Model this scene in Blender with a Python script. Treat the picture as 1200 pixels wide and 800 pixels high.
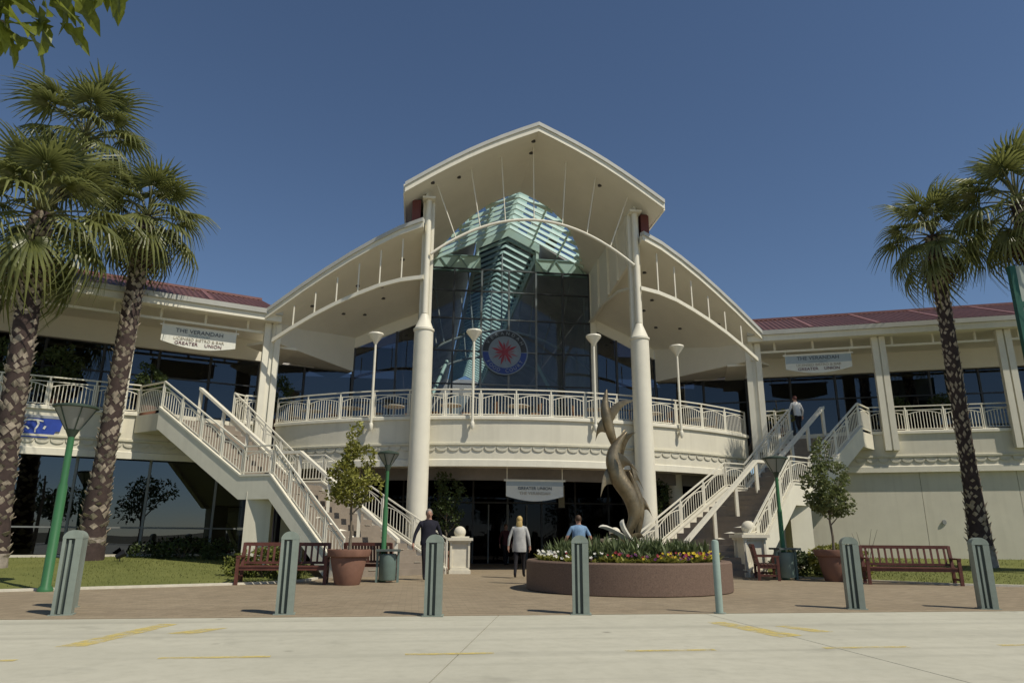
import bpy, bmesh, math, random
from mathutils import Vector, Matrix, noise
R = math.radians
PI = math.pi
rnd = random.Random(11)
scene = bpy.context.scene
for o in list(bpy.data.objects):
    bpy.data.objects.remove(o)
COL = scene.collection

# ---------------------------------------------------------------- camera
CAM_H = 1.15
cd = bpy.data.cameras.new('camera'); cam = bpy.data.objects.new('camera', cd); COL.objects.link(cam)
cd.sensor_width = 36.0; cd.lens = 24.75; cd.clip_start = 0.05; cd.clip_end = 4000
cam.matrix_world = Matrix.Translation((0, 0, CAM_H)) @ Matrix.Rotation(R(90 + 15.449), 4, 'X') @ Matrix.Rotation(R(0.32), 4, 'Z')
scene.camera = cam
# ---------------------------------------------------------------- sky and sun
SUN_EL, SUN_AZ = R(52), R(126)          # azimuth clockwise from +Y: from the right, behind the camera
w = bpy.data.worlds.new('World'); scene.world = w; w.use_nodes = True
nt = w.node_tree
sky = nt.nodes.new('ShaderNodeTexSky'); sky.sky_type = 'NISHITA'; sky.sun_disc = False
sky.sun_elevation = SUN_EL; sky.sun_rotation = SUN_AZ
sky.air_density = 0.9; sky.dust_density = 0.0; sky.ozone_density = 3.0; sky.altitude = 300
bg = nt.nodes['Background']; bg.inputs['Strength'].default_value = 0.070
nt.links.new(sky.outputs[0], bg.inputs[0])
sd = bpy.data.lights.new('sun', 'SUN'); sd.energy = 3.35; sd.angle = R(0.55); sd.color = (1.0, 0.925, 0.79)
sun = bpy.data.objects.new('sun', sd); COL.objects.link(sun)
sdir = Vector((math.sin(SUN_AZ) * math.cos(SUN_EL), math.cos(SUN_AZ) * math.cos(SUN_EL), math.sin(SUN_EL)))
sun.rotation_euler = sdir.to_track_quat('Z', 'Y').to_euler(); sun.location = sdir * 60
vs = scene.view_settings; vs.view_transform = 'Standard'; vs.look = 'None'; vs.gamma = 1; vs.exposure = 0.24
vs.use_curve_mapping = False

# ---------------------------------------------------------------- frame of the building
ANG = R(7.4764); OX, OY = 0.8166, 24.6573
BM = Matrix.Translation((OX, OY, 0)) @ Matrix.Rotation(ANG, 4, 'Z')
def B(x, y, z=0.0): return BM @ Vector((x, y, z))

# ---------------------------------------------------------------- materials
MATS = {}
def mat(name, col, rough=0.6, metal=0.0, var=0.12, scale=3.0, bump=0.0, bscale=40.0, spec=0.4, streak=0.0, col2=None, trans=0.0):
    if name in MATS: return MATS[name]
    m = bpy.data.materials.new(name); m.use_nodes = True
    t = m.node_tree; N = t.nodes; Lk = t.links
    p = N['Principled BSDF']
    p.inputs['Roughness'].default_value = rough; p.inputs['Metallic'].default_value = metal
    p.inputs['Specular IOR Level'].default_value = spec
    tc = N.new('ShaderNodeTexCoord')
    n1 = N.new('ShaderNodeTexNoise'); n1.inputs['Scale'].default_value = scale; n1.inputs['Detail'].default_value = 6; n1.inputs['Roughness'].default_value = 0.65
    Lk.new(tc.outputs['Object'], n1.inputs['Vector'])
    rp = N.new('ShaderNodeValToRGB')
    rp.color_ramp.elements[0].position = 0.3; rp.color_ramp.elements[1].position = 0.72
    c2 = col2 if col2 else tuple(min(1, c * (1 + var)) for c in col)
    c1 = tuple(c * (1 - var) for c in col)
    rp.color_ramp.elements[0].color = (*c1, 1); rp.color_ramp.elements[1].color = (*c2, 1)
    Lk.new(n1.outputs['Fac'], rp.inputs['Fac'])
    out = rp.outputs['Color']
    if streak > 0:
        mp = N.new('ShaderNodeMapping'); mp.inputs['Scale'].default_value = (2.2, 2.2, 0.12)
        Lk.new(tc.outputs['Object'], mp.inputs['Vector'])
        n3 = N.new('ShaderNodeTexNoise'); n3.inputs['Scale'].default_value = 2.6; n3.inputs['Detail'].default_value = 5
        Lk.new(mp.outputs[0], n3.inputs['Vector'])
        r3 = N.new('ShaderNodeValToRGB'); r3.color_ramp.elements[0].position = 0.5; r3.color_ramp.elements[1].position = 0.78
        r3.color_ramp.elements[0].color = (0, 0, 0, 1); r3.color_ramp.elements[1].color = (streak, streak, streak, 1)
        Lk.new(n3.outputs['Fac'], r3.inputs['Fac'])
        mx = N.new('ShaderNodeMix'); mx.data_type = 'RGBA'
        Lk.new(r3.outputs['Color'], mx.inputs[0]); Lk.new(out, mx.inputs[6])
        mx.inputs[7].default_value = (col[0] * .5, col[1] * .48, col[2] * .44, 1)
        out = mx.outputs[2]
    Lk.new(out, p.inputs['Base Color'])
    if bump > 0:
        n2 = N.new('ShaderNodeTexNoise'); n2.inputs['Scale'].default_value = bscale; n2.inputs['Detail'].default_value = 4
        Lk.new(tc.outputs['Object'], n2.inputs['Vector'])
        b = N.new('ShaderNodeBump'); b.inputs['Strength'].default_value = bump; b.inputs['Distance'].default_value = 0.02
        Lk.new(n2.outputs['Fac'], b.inputs['Height']); Lk.new(b.outputs['Normal'], p.inputs['Normal'])
    if trans > 0:
        tr = N.new('ShaderNodeBsdfTranslucent'); Lk.new(out, tr.inputs['Color'])
        ms = N.new('ShaderNodeMixShader'); ms.inputs[0].default_value = trans
        Lk.new(p.outputs[0], ms.inputs[1]); Lk.new(tr.outputs[0], ms.inputs[2])
        Lk.new(ms.outputs[0], N['Material Output'].inputs['Surface'])
    MATS[name] = m
    return m
def glass_mat(name, tint, refl=0.06, gcol=(0.9, 0.95, 1.0), rough=0.0):
    m = bpy.data.materials.new(name); m.use_nodes = True
    t = m.node_tree; N = t.nodes; Lk = t.links
    N.remove(N['Principled BSDF'])
    tr = N.new('ShaderNodeBsdfTransparent'); tr.inputs[0].default_value = (*tint, 1)
    gl = N.new('ShaderNodeBsdfGlossy'); gl.inputs['Roughness'].default_value = rough; gl.inputs['Color'].default_value = (*gcol, 1)
    fr = N.new('ShaderNodeFresnel'); fr.inputs['IOR'].default_value = 1.5
    ad = N.new('ShaderNodeMath'); ad.operation = 'ADD'; ad.inputs[1].default_value = refl; ad.use_clamp = True
    Lk.new(fr.outputs[0], ad.inputs[0])
    # gently uneven panes
    tc = N.new('ShaderNodeTexCoord'); nz = N.new('ShaderNodeTexNoise'); nz.inputs['Scale'].default_value = 0.5; nz.inputs['Detail'].default_value = 1
    Lk.new(tc.outputs['Object'], nz.inputs['Vector'])
    bp = N.new('ShaderNodeBump'); bp.inputs['Strength'].default_value = 0.05; bp.inputs['Distance'].default_value = 0.1
    Lk.new(nz.outputs['Fac'], bp.inputs['Height']); Lk.new(bp.outputs[0], gl.inputs['Normal'])
    ms = N.new('ShaderNodeMixShader')
    Lk.new(ad.outputs[0], ms.inputs[0]); Lk.new(tr.outputs[0], ms.inputs[1]); Lk.new(gl.outputs[0], ms.inputs[2])
    Lk.new(ms.outputs[0], N['Material Output'].inputs['Surface'])
    MATS[name] = m
    return m

CREAM = mat('cream_render', (0.66, 0.625, 0.505), 0.75, var=0.06, scale=1.1, bump=0.12, bscale=60, streak=0.16)
WHITE = mat('white_paint', (0.74, 0.705, 0.58), 0.5, var=0.05, scale=2.0, bump=0.04, bscale=30, streak=0.14)
SOFFIT = mat('soffit_paint', (0.75, 0.715, 0.60), 0.8, var=0.05, scale=0.7)
RAILW = mat('railing_paint', (0.73, 0.695, 0.575), 0.45, var=0.06, scale=6)
ROOF = mat('roof_sheeting', (0.125, 0.056, 0.047), 0.55, var=0.22, scale=1.6, bump=0.08, bscale=15)
ROOFCAP = mat('roof_capping', (0.21, 0.10, 0.09), 0.5, var=0.15)
REDWALL = mat('red_brown_cladding', (0.135, 0.04, 0.035), 0.6, var=0.18)
MINT = mat('mint_steel', (0.58, 0.70, 0.58), 0.45, var=0.08, scale=4)
MINTP = mat('mint_panel', (0.50, 0.62, 0.50), 0.6, var=0.08, scale=1.5)
GREYST = mat('grey_steel', (0.20, 0.21, 0.20), 0.5, var=0.12)
MULL = mat('bronze_mullion', (0.05, 0.05, 0.052), 0.4, var=0.15, metal=0.3)
MULLG = mat('grey_mullion', (0.19, 0.20, 0.195), 0.45, var=0.12)
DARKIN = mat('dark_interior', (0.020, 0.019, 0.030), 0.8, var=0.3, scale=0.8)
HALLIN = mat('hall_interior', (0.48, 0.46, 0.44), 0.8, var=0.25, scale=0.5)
TILEF = mat('balcony_tiles', (0.30, 0.24, 0.18), 0.6, var=0.15)
STEPM = mat('step_concrete', (0.25, 0.21, 0.165), 0.85, var=0.14, scale=2.5, bump=0.15)
STEPD = mat('step_risers', (0.085, 0.062, 0.05), 0.85, var=0.2, scale=2.5, bump=0.1)
GLASSD = glass_mat('dark_glass', (0.28, 0.29, 0.33), 0.03)
GLASSH = glass_mat('hall_glass', (0.80, 0.84, 0.85), -0.01, gcol=(.7, .75, .8))
GLASSE = glass_mat('entrance_glass', (0.16, 0.17, 0.22), -0.02, gcol=(.55, .6, .75))
GLASSL = glass_mat('shop_glass', (0.10, 0.11, 0.13), 0.07, gcol=(.8, .88, 1.0))
SKYG = glass_mat('skylight_glass', (0.85, 0.92, 0.97), 0.0)
CONC = None

# ---------------------------------------------------------------- mesh builder
class MB:
    def __init__(s): s.v = []; s.f = []; s.m = []; s.mi = 0
    def add(s, vs_, fs):
        o = len(s.v); s.v += [tuple(p) for p in vs_]
        for f in fs: s.f.append(tuple(i + o for i in f)); s.m.append(s.mi)
        return s
    def box(s, x0, x1, y0, y1, z0, z1, M=None):
        P = [Vector((x, y, z)) for z in (z0, z1) for y in (y0, y1) for x in (x0, x1)]
        if M is not None: P = [M @ p for p in P]
        return s.add(P, [(0, 2, 3, 1), (4, 5, 7, 6), (0, 1, 5, 4), (2, 6, 7, 3), (0, 4, 6, 2), (1, 3, 7, 5)])
    def bar(s, a, b, wd, ht=None, up=(0, 0, 1)):
        a = Vector(a); b = Vector(b); d = (b - a)
        if d.length < 1e-6: return s
        d.normalize(); up = Vector(up)
        if abs(d.dot(up)) > 0.98: up = Vector((0, 1, 0))
        sd_ = d.cross(up).normalized(); u = sd_.cross(d).normalized()
        if ht is None: ht = wd
        P = [p + sd_ * (sx * wd / 2) + u * (sz * ht / 2) for p in (a, b) for sz in (-1, 1) for sx in (-1, 1)]
        return s.add(P, [(0, 1, 3, 2), (4, 6, 7, 5), (0, 4, 5, 1), (2, 3, 7, 6), (0, 2, 6, 4), (1, 5, 7, 3)])
    def tube(s, pts, rad, n=8, cap=True):
        pts = [Vector(p) for p in pts]
        if not isinstance(rad, (list, tuple)): rad = [rad] * len(pts)
        o = len(s.v); ref = None
        for i, p in enumerate(pts):
            d = (pts[min(i + 1, len(pts) - 1)] - pts[max(i - 1, 0)])
            d = d.normalized() if d.length > 0 else Vector((0, 0, 1))
            if ref is None:
                ref = Vector((1, 0, 0)) if abs(d.x) < 0.8 else Vector((0, 1, 0))
            ref = (ref - d * ref.dot(d)).normalized(); q = d.cross(ref)
            for k in range(n):
                a = 2 * PI * k / n
                s.v.append(tuple(p + (ref * math.cos(a) + q * math.sin(a)) * rad[i]))
        for i in range(len(pts) - 1):
            for k in range(n):
                k2 = (k + 1) % n
                s.f.append((o + i * n + k, o + i * n + k2, o + (i + 1) * n + k2, o + (i + 1) * n + k)); s.m.append(s.mi)
        if cap:
            s.f.append(tuple(o + k for k in range(n - 1, -1, -1))); s.m.append(s.mi)
            e = o + (len(pts) - 1) * n
            s.f.append(tuple(e + k for k in range(n))); s.m.append(s.mi)
        return s
    def lathe(s, prof, c=(0, 0, 0), n=20, M=None):
        o = len(s.v)
        for r, z in prof:
            for k in range(n):
                a = 2 * PI * k / n
                p = Vector((c[0] + r * math.cos(a), c[1] + r * math.sin(a), c[2] + z))
                s.v.append(tuple(M @ p if M is not None else p))
        for i in range(len(prof) - 1):
            for k in range(n):
                k2 = (k + 1) % n
                s.f.append((o + i * n + k, o + i * n + k2, o + (i + 1) * n + k2, o + (i + 1) * n + k)); s.m.append(s.mi)
        s.f.append(tuple(o + k for k in range(n - 1, -1, -1))); s.m.append(s.mi)
        e = o + (len(prof) - 1) * n
        s.f.append(tuple(e + k for k in range(n))); s.m.append(s.mi)
        return s
    def sweep(s, path, prof, closed_ends=True, side=1):
        # path: 3D points; prof: closed list of (outward offset, z offset); outward = right of travel * side
        path = [Vector(p) for p in path]; o = len(s.v); n = len(prof)
        for i, p in enumerate(path):
            t = (path[min(i + 1, len(path) - 1)] - path[max(i - 1, 0)]); t.z = 0; t.normalize()
            nr = Vector((t.y, -t.x, 0)) * side
            if 0 < i < len(path) - 1:
                t1 = (path[i] - path[i - 1]); t1.z = 0; t1.normalize()
                k = 1 / max(0.5, t1.dot(t))
            else: k = 1
            for d, z in prof: s.v.append(tuple(p + nr * d * k + Vector((0, 0, z))))
        for i in range(len(path) - 1):
            for k in range(n):
                k2 = (k + 1) % n
                s.f.append((o + i * n + k, o + i * n + k2, o + (i + 1) * n + k2, o + (i + 1) * n + k)); s.m.append(s.mi)
        if closed_ends:
            s.f.append(tuple(o + k for k in range(n - 1, -1, -1))); s.m.append(s.mi)
            e = o + (len(path) - 1) * n
            s.f.append(tuple(e + k for k in range(n))); s.m.append(s.mi)
        return s
    def prism(s, poly, z0, z1):
        n = len(poly); o = len(s.v)
        s.v += [(x, y, z0) for x, y in poly] + [(x, y, z1) for x, y in poly]
        s.f.append(tuple(o + i for i in range(n - 1, -1, -1))); s.m.append(s.mi)
        s.f.append(tuple(o + n + i for i in range(n))); s.m.append(s.mi)
        for i in range(n):
            j = (i + 1) % n
            s.f.append((o + i, o + j, o + n + j, o + n + i)); s.m.append(s.mi)
        return s
    def plate(s, poly, off):
        # poly: 3D polygon, off: thickness vector
        n = len(poly); o = len(s.v); off = Vector(off)
        s.v += [tuple(Vector(p)) for p in poly] + [tuple(Vector(p) + off) for p in poly]
        s.f.append(tuple(o + i for i in range(n - 1, -1, -1))); s.m.append(s.mi)
        s.f.append(tuple(o + n + i for i in range(n))); s.m.append(s.mi)
        for i in range(n):
            j = (i + 1) % n
            s.f.append((o + i, o + j, o + n + j, o + n + i)); s.m.append(s.mi)
        return s
    def slab(s, top, bot):
        # two grids (rows of points) -> closed solid
        r = len(top); c = len(top[0]); o = len(s.v)
        for g in (top, bot):
            for row in g: s.v += [tuple(p) for p in row]
        I = lambda g, i, j: o + g * r * c + i * c + j
        for i in range(r - 1):
            for j in range(c - 1):
                s.f.append((I(0, i, j), I(0, i, j + 1), I(0, i + 1, j + 1), I(0, i + 1, j))); s.m.append(s.mi)
                s.f.append((I(1, i, j), I(1, i + 1, j), I(1, i + 1, j + 1), I(1, i, j + 1))); s.m.append(s.mi)
        for j in range(c - 1):
            for i in (0, r - 1):
                s.f.append((I(0, i, j), I(1, i, j), I(1, i, j + 1), I(0, i, j + 1))); s.m.append(s.mi)
        for i in range(r - 1):
            for j in (0, c - 1):
                s.f.append((I(0, i, j), I(0, i + 1, j), I(1, i + 1, j), I(1, i, j))); s.m.append(s.mi)
        return s
    def mesh(s, name, mats, smooth=False, fix=True):
        me = bpy.data.meshes.new(name); me.from_pydata(s.v, [], s.f)
        if not isinstance(mats, (list, tuple)): mats = [mats]
        for m in mats: me.materials.append(m)
        if len(mats) > 1: me.polygons.foreach_set('material_index', s.m)
        if fix:
            bm = bmesh.new(); bm.from_mesh(me); bmesh.ops.recalc_face_normals(bm, faces=bm.faces); bm.to_mesh(me); bm.free()
        if smooth:
            me.polygons.foreach_set('use_smooth', [True] * len(me.polygons))
            try: me.set_sharp_from_angle(angle=R(40))
            except Exception: pass
        me.update()
        return me
    def build(s, name, mats, parent=None, smooth=False, fix=True):
        return obj(name, s.mesh(name, mats, smooth, fix), parent)
def obj(name, data, parent=None):
    o = bpy.data.objects.new(name, data); COL.objects.link(o)
    if parent is not None: o.parent = parent
    return o
def tag(o, label, cat, group=None, kind=None):
    if label: o['label'] = label
    if cat: o['category'] = cat
    if group: o['group'] = group
    if kind: o['kind'] = kind
    return o
def thing(name, label, cat, loc=(0, 0, 0), rz=0.0, group=None, M=None):
    o = obj(name, None); o.empty_display_size = 0.3
    if M is not None: o.matrix_world = M
    else: o.location = loc; o.rotation_euler = (0, 0, rz)
    return tag(o, label, cat, group)
def structure(o, label=None):
    o['kind'] = 'structure'
    if label: o['label'] = label
    return o
def lerp(a, b, t): return tuple(x + (y - x) * t for x, y in zip(a, b))
def text_mesh(name, s, size, material, align='CENTER', ext=0.006):
    cu = bpy.data.curves.new(name, 'FONT'); cu.body = s; cu.size = size; cu.align_x = align; cu.align_y = 'CENTER'; cu.extrude = ext
    t = bpy.data.objects.new(name, cu); COL.objects.link(t)
    dg = bpy.context.evaluated_depsgraph_get()
    me = bpy.data.meshes.new_from_object(t.evaluated_get(dg)); me.name = name
    bpy.data.objects.remove(t); bpy.data.curves.remove(cu)
    me.materials.clear(); me.materials.append(material)
    return me

# ================================================================ GROUND
def surf_mat(name, c1, c2, c3, sc=0.4, rough=0.9, bump=0.25, brick=False, spots=0.0, tyre=0.0):
    m = bpy.data.materials.new(name); m.use_nodes = True
    t = m.node_tree; N = t.nodes; Lk = t.links; p = N['Principled BSDF']
    p.inputs['Roughness'].default_value = rough; p.inputs['Specular IOR Level'].default_value = 0.25
    tc = N.new('ShaderNodeTexCoord')
    def nz(s_, d=6):
        n = N.new('ShaderNodeTexNoise'); n.inputs['Scale'].default_value = s_; n.inputs['Detail'].default_value = d
        n.inputs['Roughness'].default_value = 0.7; Lk.new(tc.outputs['Object'], n.inputs['Vector']); return n
    a = nz(sc); b = nz(sc * 14, 8); c = nz(sc * 2.3, 4)
    r1 = N.new('ShaderNodeValToRGB'); r1.color_ramp.elements[0].position = .32; r1.color_ramp.elements[1].position = .7
    r1.color_ramp.elements[0].color = (*c1, 1); r1.color_ramp.elements[1].color = (*c2, 1); Lk.new(a.outputs[0], r1.inputs[0])
    mx = N.new('ShaderNodeMix'); mx.data_type = 'RGBA'; mx.inputs[7].default_value = (*c3, 1); Lk.new(r1.outputs[0], mx.inputs[6])
    r2 = N.new('ShaderNodeValToRGB'); r2.color_ramp.elements[0].position = .45; r2.color_ramp.elements[1].position = .75
    r2.color_ramp.elements[0].color = (0, 0, 0, 1); r2.color_ramp.elements[1].color = (.6, .6, .6, 1); Lk.new(b.outputs[0], r2.inputs[0])
    Lk.new(r2.outputs[0], mx.inputs[0]); out = mx.outputs[2]
    if spots:
        r4 = N.new('ShaderNodeValToRGB'); r4.color_ramp.elements[0].position = .6; r4.color_ramp.elements[1].position = .72
        r4.color_ramp.elements[0].color = (0, 0, 0, 1); r4.color_ramp.elements[1].color = (spots, spots, spots, 1); Lk.new(c.outputs[0], r4.inputs[0])
        m2 = N.new('ShaderNodeMix'); m2.data_type = 'RGBA'; Lk.new(r4.outputs[0], m2.inputs[0]); Lk.new(out, m2.inputs[6])
        m2.inputs[7].default_value = (c1[0] * .55, c1[1] * .55, c1[2] * .55, 1); out = m2.outputs[2]
    bm_h = b.outputs[0]
    if tyre:
        mp = N.new('ShaderNodeMapping'); mp.inputs['Scale'].default_value = (.05, 1.6, 1); Lk.new(tc.outputs['Object'], mp.inputs['Vector'])
        n4 = N.new('ShaderNodeTexNoise'); n4.inputs['Scale'].default_value = 1.3; n4.inputs['Detail'].default_value = 6; Lk.new(mp.outputs[0], n4.inputs['Vector'])
        r5 = N.new('ShaderNodeValToRGB'); r5.color_ramp.elements[0].position = .5; r5.color_ramp.elements[1].position = .74
        r5.color_ramp.elements[0].color = (0, 0, 0, 1); r5.color_ramp.elements[1].color = (tyre, tyre, tyre, 1); Lk.new(n4.outputs[0], r5.inputs[0])
        m4 = N.new('ShaderNodeMix'); m4.data_type = 'RGBA'; Lk.new(r5.outputs[0], m4.inputs[0]); Lk.new(out, m4.inputs[6]); m4.inputs[7].default_value = (c1[0] * .6, c1[1] * .6, c1[2] * .6, 1); out = m4.outputs[2]
        vo = N.new('ShaderNodeTexVoronoi'); vo.inputs['Scale'].default_value = 1.1; Lk.new(tc.outputs['Object'], vo.inputs['Vector'])
        r6 = N.new('ShaderNodeValToRGB'); r6.color_ramp.elements[0].position = .03; r6.color_ramp.elements[1].position = .085
        r6.color_ramp.elements[0].color = (.55, .55, .55, 1); r6.color_ramp.elements[1].color = (0, 0, 0, 1); Lk.new(vo.outputs['Distance'], r6.inputs[0])
        m5 = N.new('ShaderNodeMix'); m5.data_type = 'RGBA'; Lk.new(r6.outputs[0], m5.inputs[0]); Lk.new(out, m5.inputs[6]); m5.inputs[7].default_value = (.12, .11, .085, 1); out = m5.outputs[2]
    if brick:
        bt = N.new('ShaderNodeTexBrick'); bt.inputs['Scale'].default_value = 1.0
        bt.inputs['Brick Width'].default_value = 0.23; bt.inputs['Row Height'].default_value = 0.115; bt.inputs['Mortar Size'].default_value = 0.005
        bt.inputs['Color1'].default_value = (1, 1, 1, 1); bt.inputs['Color2'].default_value = (.72, .72, .72, 1); bt.inputs['Mortar'].default_value = (.55, .55, .55, 1)
        Lk.new(tc.outputs['Object'], bt.inputs['Vector'])
        m3 = N.new('ShaderNodeMix'); m3.data_type = 'RGBA'; m3.blend_type = 'MULTIPLY'; m3.inputs[0].default_value = 0.8
        Lk.new(out, m3.inputs[6]); Lk.new(bt.outputs['Color'], m3.inputs[7]); out = m3.outputs[2]
    Lk.new(out, p.inputs['Base Color'])
    bp = N.new('ShaderNodeBump'); bp.inputs['Strength'].default_value = bump; bp.inputs['Distance'].default_value = 0.01
    Lk.new(bm_h, bp.inputs['Height']); Lk.new(bp.outputs[0], p.inputs['Normal'])
    MATS[name] = m
    return m
CONC = surf_mat('concrete_road', (0.45, 0.435, 0.345), (0.54, 0.52, 0.415), (0.39, 0.375, 0.29), 0.35, spots=0.35, tyre=0.5)
PAVE = surf_mat('brick_pavers', (0.29, 0.232, 0.155), (0.35, 0.285, 0.195), (0.245, 0.195, 0.128), 0.3, brick=True, spots=0.3)
EARTH = surf_mat('earth', (0.10, 0.09, 0.05), (0.14, 0.12, 0.07), (0.08, 0.09, 0.04), 0.05)
GRASSM = surf_mat('lawn_grass', (0.12, 0.135, 0.035), (0.18, 0.19, 0.055), (0.09, 0.105, 0.027), 0.6, bump=0.8, spots=0.25)
KERBM = mat('white_edging', (0.62, 0.58, 0.47), 0.85, var=0.12, scale=5, bump=0.2)
DARKJ = mat('joint_dirt', (0.07, 0.065, 0.05), 0.95)
YEL = surf_mat('worn_yellow_paint', (0.68, 0.52, 0.11), (0.66, 0.54, 0.20), (0.60, 0.52, 0.26), 5.0, spots=0.0)

def worn_alpha(m):
    N = m.node_tree.nodes; Lk = m.node_tree.links; tc = N.new('ShaderNodeTexCoord'); n = N.new('ShaderNodeTexNoise'); n.inputs['Scale'].default_value = 5.5; n.inputs['Detail'].default_value = 8; n.inputs['Roughness'].default_value = .75
    r_ = N.new('ShaderNodeValToRGB'); r_.color_ramp.elements[0].position = .40; r_.color_ramp.elements[1].position = .60; r_.color_ramp.elements[0].color = (.12, .12, .12, 1); r_.color_ramp.elements[1].color = (.85, .85, .85, 1)
    Lk.new(tc.outputs['Object'], n.inputs['Vector']); Lk.new(n.outputs[0], r_.inputs[0]); Lk.new(r_.outputs[0], N['Principled BSDF'].inputs['Alpha'])
worn_alpha(YEL)

def sheet(name, poly, z, m, parent=None, M=None):
    mb = MB(); mb.add([(x, y, z) for x, y in poly], [tuple(range(len(poly)))])
    o = mb.build(name, m, parent)
    if M is not None: o.matrix_world = M
    return o
structure(sheet('ground', [(-1800, -1800), (1800, -1800), (1800, 1800), (-1800, 1800)], -0.09, EARTH))
road = structure(sheet('road', [(-90, -75), (90, -75), (90, -13.04), (-90, -13.04)], -0.03, DARKJ, M=BM))
jx = [(-90, -90), (-48, -50), (-30, -33), (-18, -20.5), (-10.6, -13.6), (-2.72, -6.6), (0.55, 0.75), (9.0, 10.0), (18, 20), (32, 35), (55, 58), (90, 90)]
G = 0.007
def jxa(k, y): a_, b_ = jx[k]; return a_ + (b_ - a_) * (-13.06 - y) / 17.0
for (ya, yb) in ((-13.06, -30.0), (-30.02, -52.0), (-52.02, -75)):
    for k in range(len(jx) - 1):
        mb = MB()
        mb.prism([(jxa(k, yb) + G, yb), (jxa(k + 1, yb) - G, yb), (jxa(k + 1, ya) - G, ya), (jxa(k, ya) + G, ya)], -0.05, -0.004)
        mb.build('concrete_slab', CONC, road)
pave = structure(sheet('pavement', [(-60, -13.04), (60, -13.04), (60, 12), (-60, 12)], 0.0, PAVE, M=BM))
mb = MB(); mb.box(-60, 60, -13.05, -12.93, -0.05, 0.006)
kb = mb.build('edge_strip', mat('pale_paver_edge', (0.30, 0.24, 0.16), 0.9, var=0.15, scale=4), pave)

# painted marks on the road (local frame)
marks = structure(obj('road_marking', None)); marks.matrix_world = BM
for (x0, x1) in ((-9.9, -9.1), (-8.9, -7.7), (-6.43, -5.38), (-4.07, -3.17), (-1.78, -0.8), (0.44, 1.44), (2.55, 3.5), (4.6, 5.6)):
    mb = MB(); mb.add([(x0, -16.64, .0), (x1, -16.64, .0), (x1, -16.54, .0), (x0, -16.54, .0)], [(0, 1, 2, 3)]); mb.build('dash', YEL, marks)
def mark(pts):
    mb = MB(); mb.add([(x, y, .0) for x, y in pts], [tuple(range(len(pts)))]); mb.build('arrow_mark', YEL, marks)
mark([(-7.75, -15.75), (-7.45, -15.75), (-7.1, -13.75), (-7.35, -13.75)])
mark([(-6.95, -14.75), (-6.62, -14.85), (-6.35, -14.25), (-6.62, -14.3)])
mark([(0.1, -14.2), (0.38, -14.15), (0.75, -15.6), (0.38, -15.75)])
mark([(0.85, -14.7), (1.05, -14.65), (1.35, -15.3), (1.08, -15.35)])

# lawns with a white edging
def lawn(F, Bk, name, label, seed):
    rows = 7; g = []
    for i in range(len(F)):
        g.append([(*lerp(F[i], Bk[i], j / (rows - 1)), 0.02 + 0.41 * (j / (rows - 1)) ** 1.0) for j in range(rows)])
    mb = MB(); n = rows
    mb.add([p for r_ in g for p in r_], [(i * n + j, (i + 1) * n + j, (i + 1) * n + j + 1, i * n + j + 1) for i in range(len(F) - 1) for j in range(n - 1)])
    o = mb.build(name, GRASSM, None, smooth=True); o.matrix_world = BM; structure(o)
    mb = MB(); mb.sweep([(x, y, 0) for x, y in F], [(-.07, -.03), (.07, -.03), (.07, .05), (-.07, .05)])
    e = mb.build('edging', KERBM, o)
    # blades
    q = random.Random(seed); mb = MB()
    for k in range(15000):
        i = q.randrange(len(F) - 1); a = q.random(); b = q.random() ** 0.8
        f = lerp(F[i], F[i + 1], a); bk = lerp(Bk[i], Bk[i + 1], a); x, y = lerp(f, bk, b)
        if abs(x) > 23: continue
        z = 0.02 + 0.41 * b; hh = q.uniform(.025, .06); an = q.uniform(0, PI); c, s_ = math.cos(an) * .012, math.sin(an) * .012
        lx, ly = q.uniform(-.025, .025), q.uniform(-.025, .025)
        mb.add([(x - c, y - s_, z - .01), (x + c, y + s_, z - .01), (x + lx, y + ly, z + hh)], [(0, 1, 2)])
    st = mb.build('grass_blades', mat('grass_blade', (0.165, 0.18, 0.05), 0.7, var=0.4, scale=1.3, trans=0.25), None, fix=False)
    st.matrix_world = BM; tag(st, label, 'grass', kind='stuff')
FL = [(-30, -16.1), (-22, -12.35), (-12.39, -7.86), (-8.32, -5.96), (-7.2, -5.2), (-6.75, -4.5), (-6.65, -3.7)]
BL = [(-30, -4.9), (-22, -1.7), (-14, 1.5), (-11, 2.7), (-10, 3.1), (-9.2, 3.4), (-8.5, 3.4)]
lawn(FL, BL, 'lawn', 'short green lawn blades in front of the dark shop glass', 3)
FR = [(30, -16.6), (22, -12.9), (12.4, -8.3), (9.87, -7.0), (8.7, -5.7), (7.7, -4.2), (7.0, -2.8)]
BR = [(30, -4.9), (22, -1.7), (14, 1.5), (11.5, 2.5), (10.5, 2.9), (9.4, 3.3), (8.5, 3.4)]
lawn(FR, BR, 'lawn', 'short green lawn blades in front of the blank cream wall', 4)
def lawn_z(x, y):
    F, Bk = (FL, BL) if x < 0 else (FR, BR)
    best = (1e9, 0)
    for i in range(len(F) - 1):
        for a in range(11):
            f = lerp(F[i], F[i + 1], a / 10); bk = lerp(Bk[i], Bk[i + 1], a / 10)
            for b in range(21):
                px, py = lerp(f, bk, b / 20); d = (px - x) ** 2 + (py - y) ** 2
                if d < best[0]: best = (d, 0.02 + 0.41 * b / 20)
    return best[1]
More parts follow.
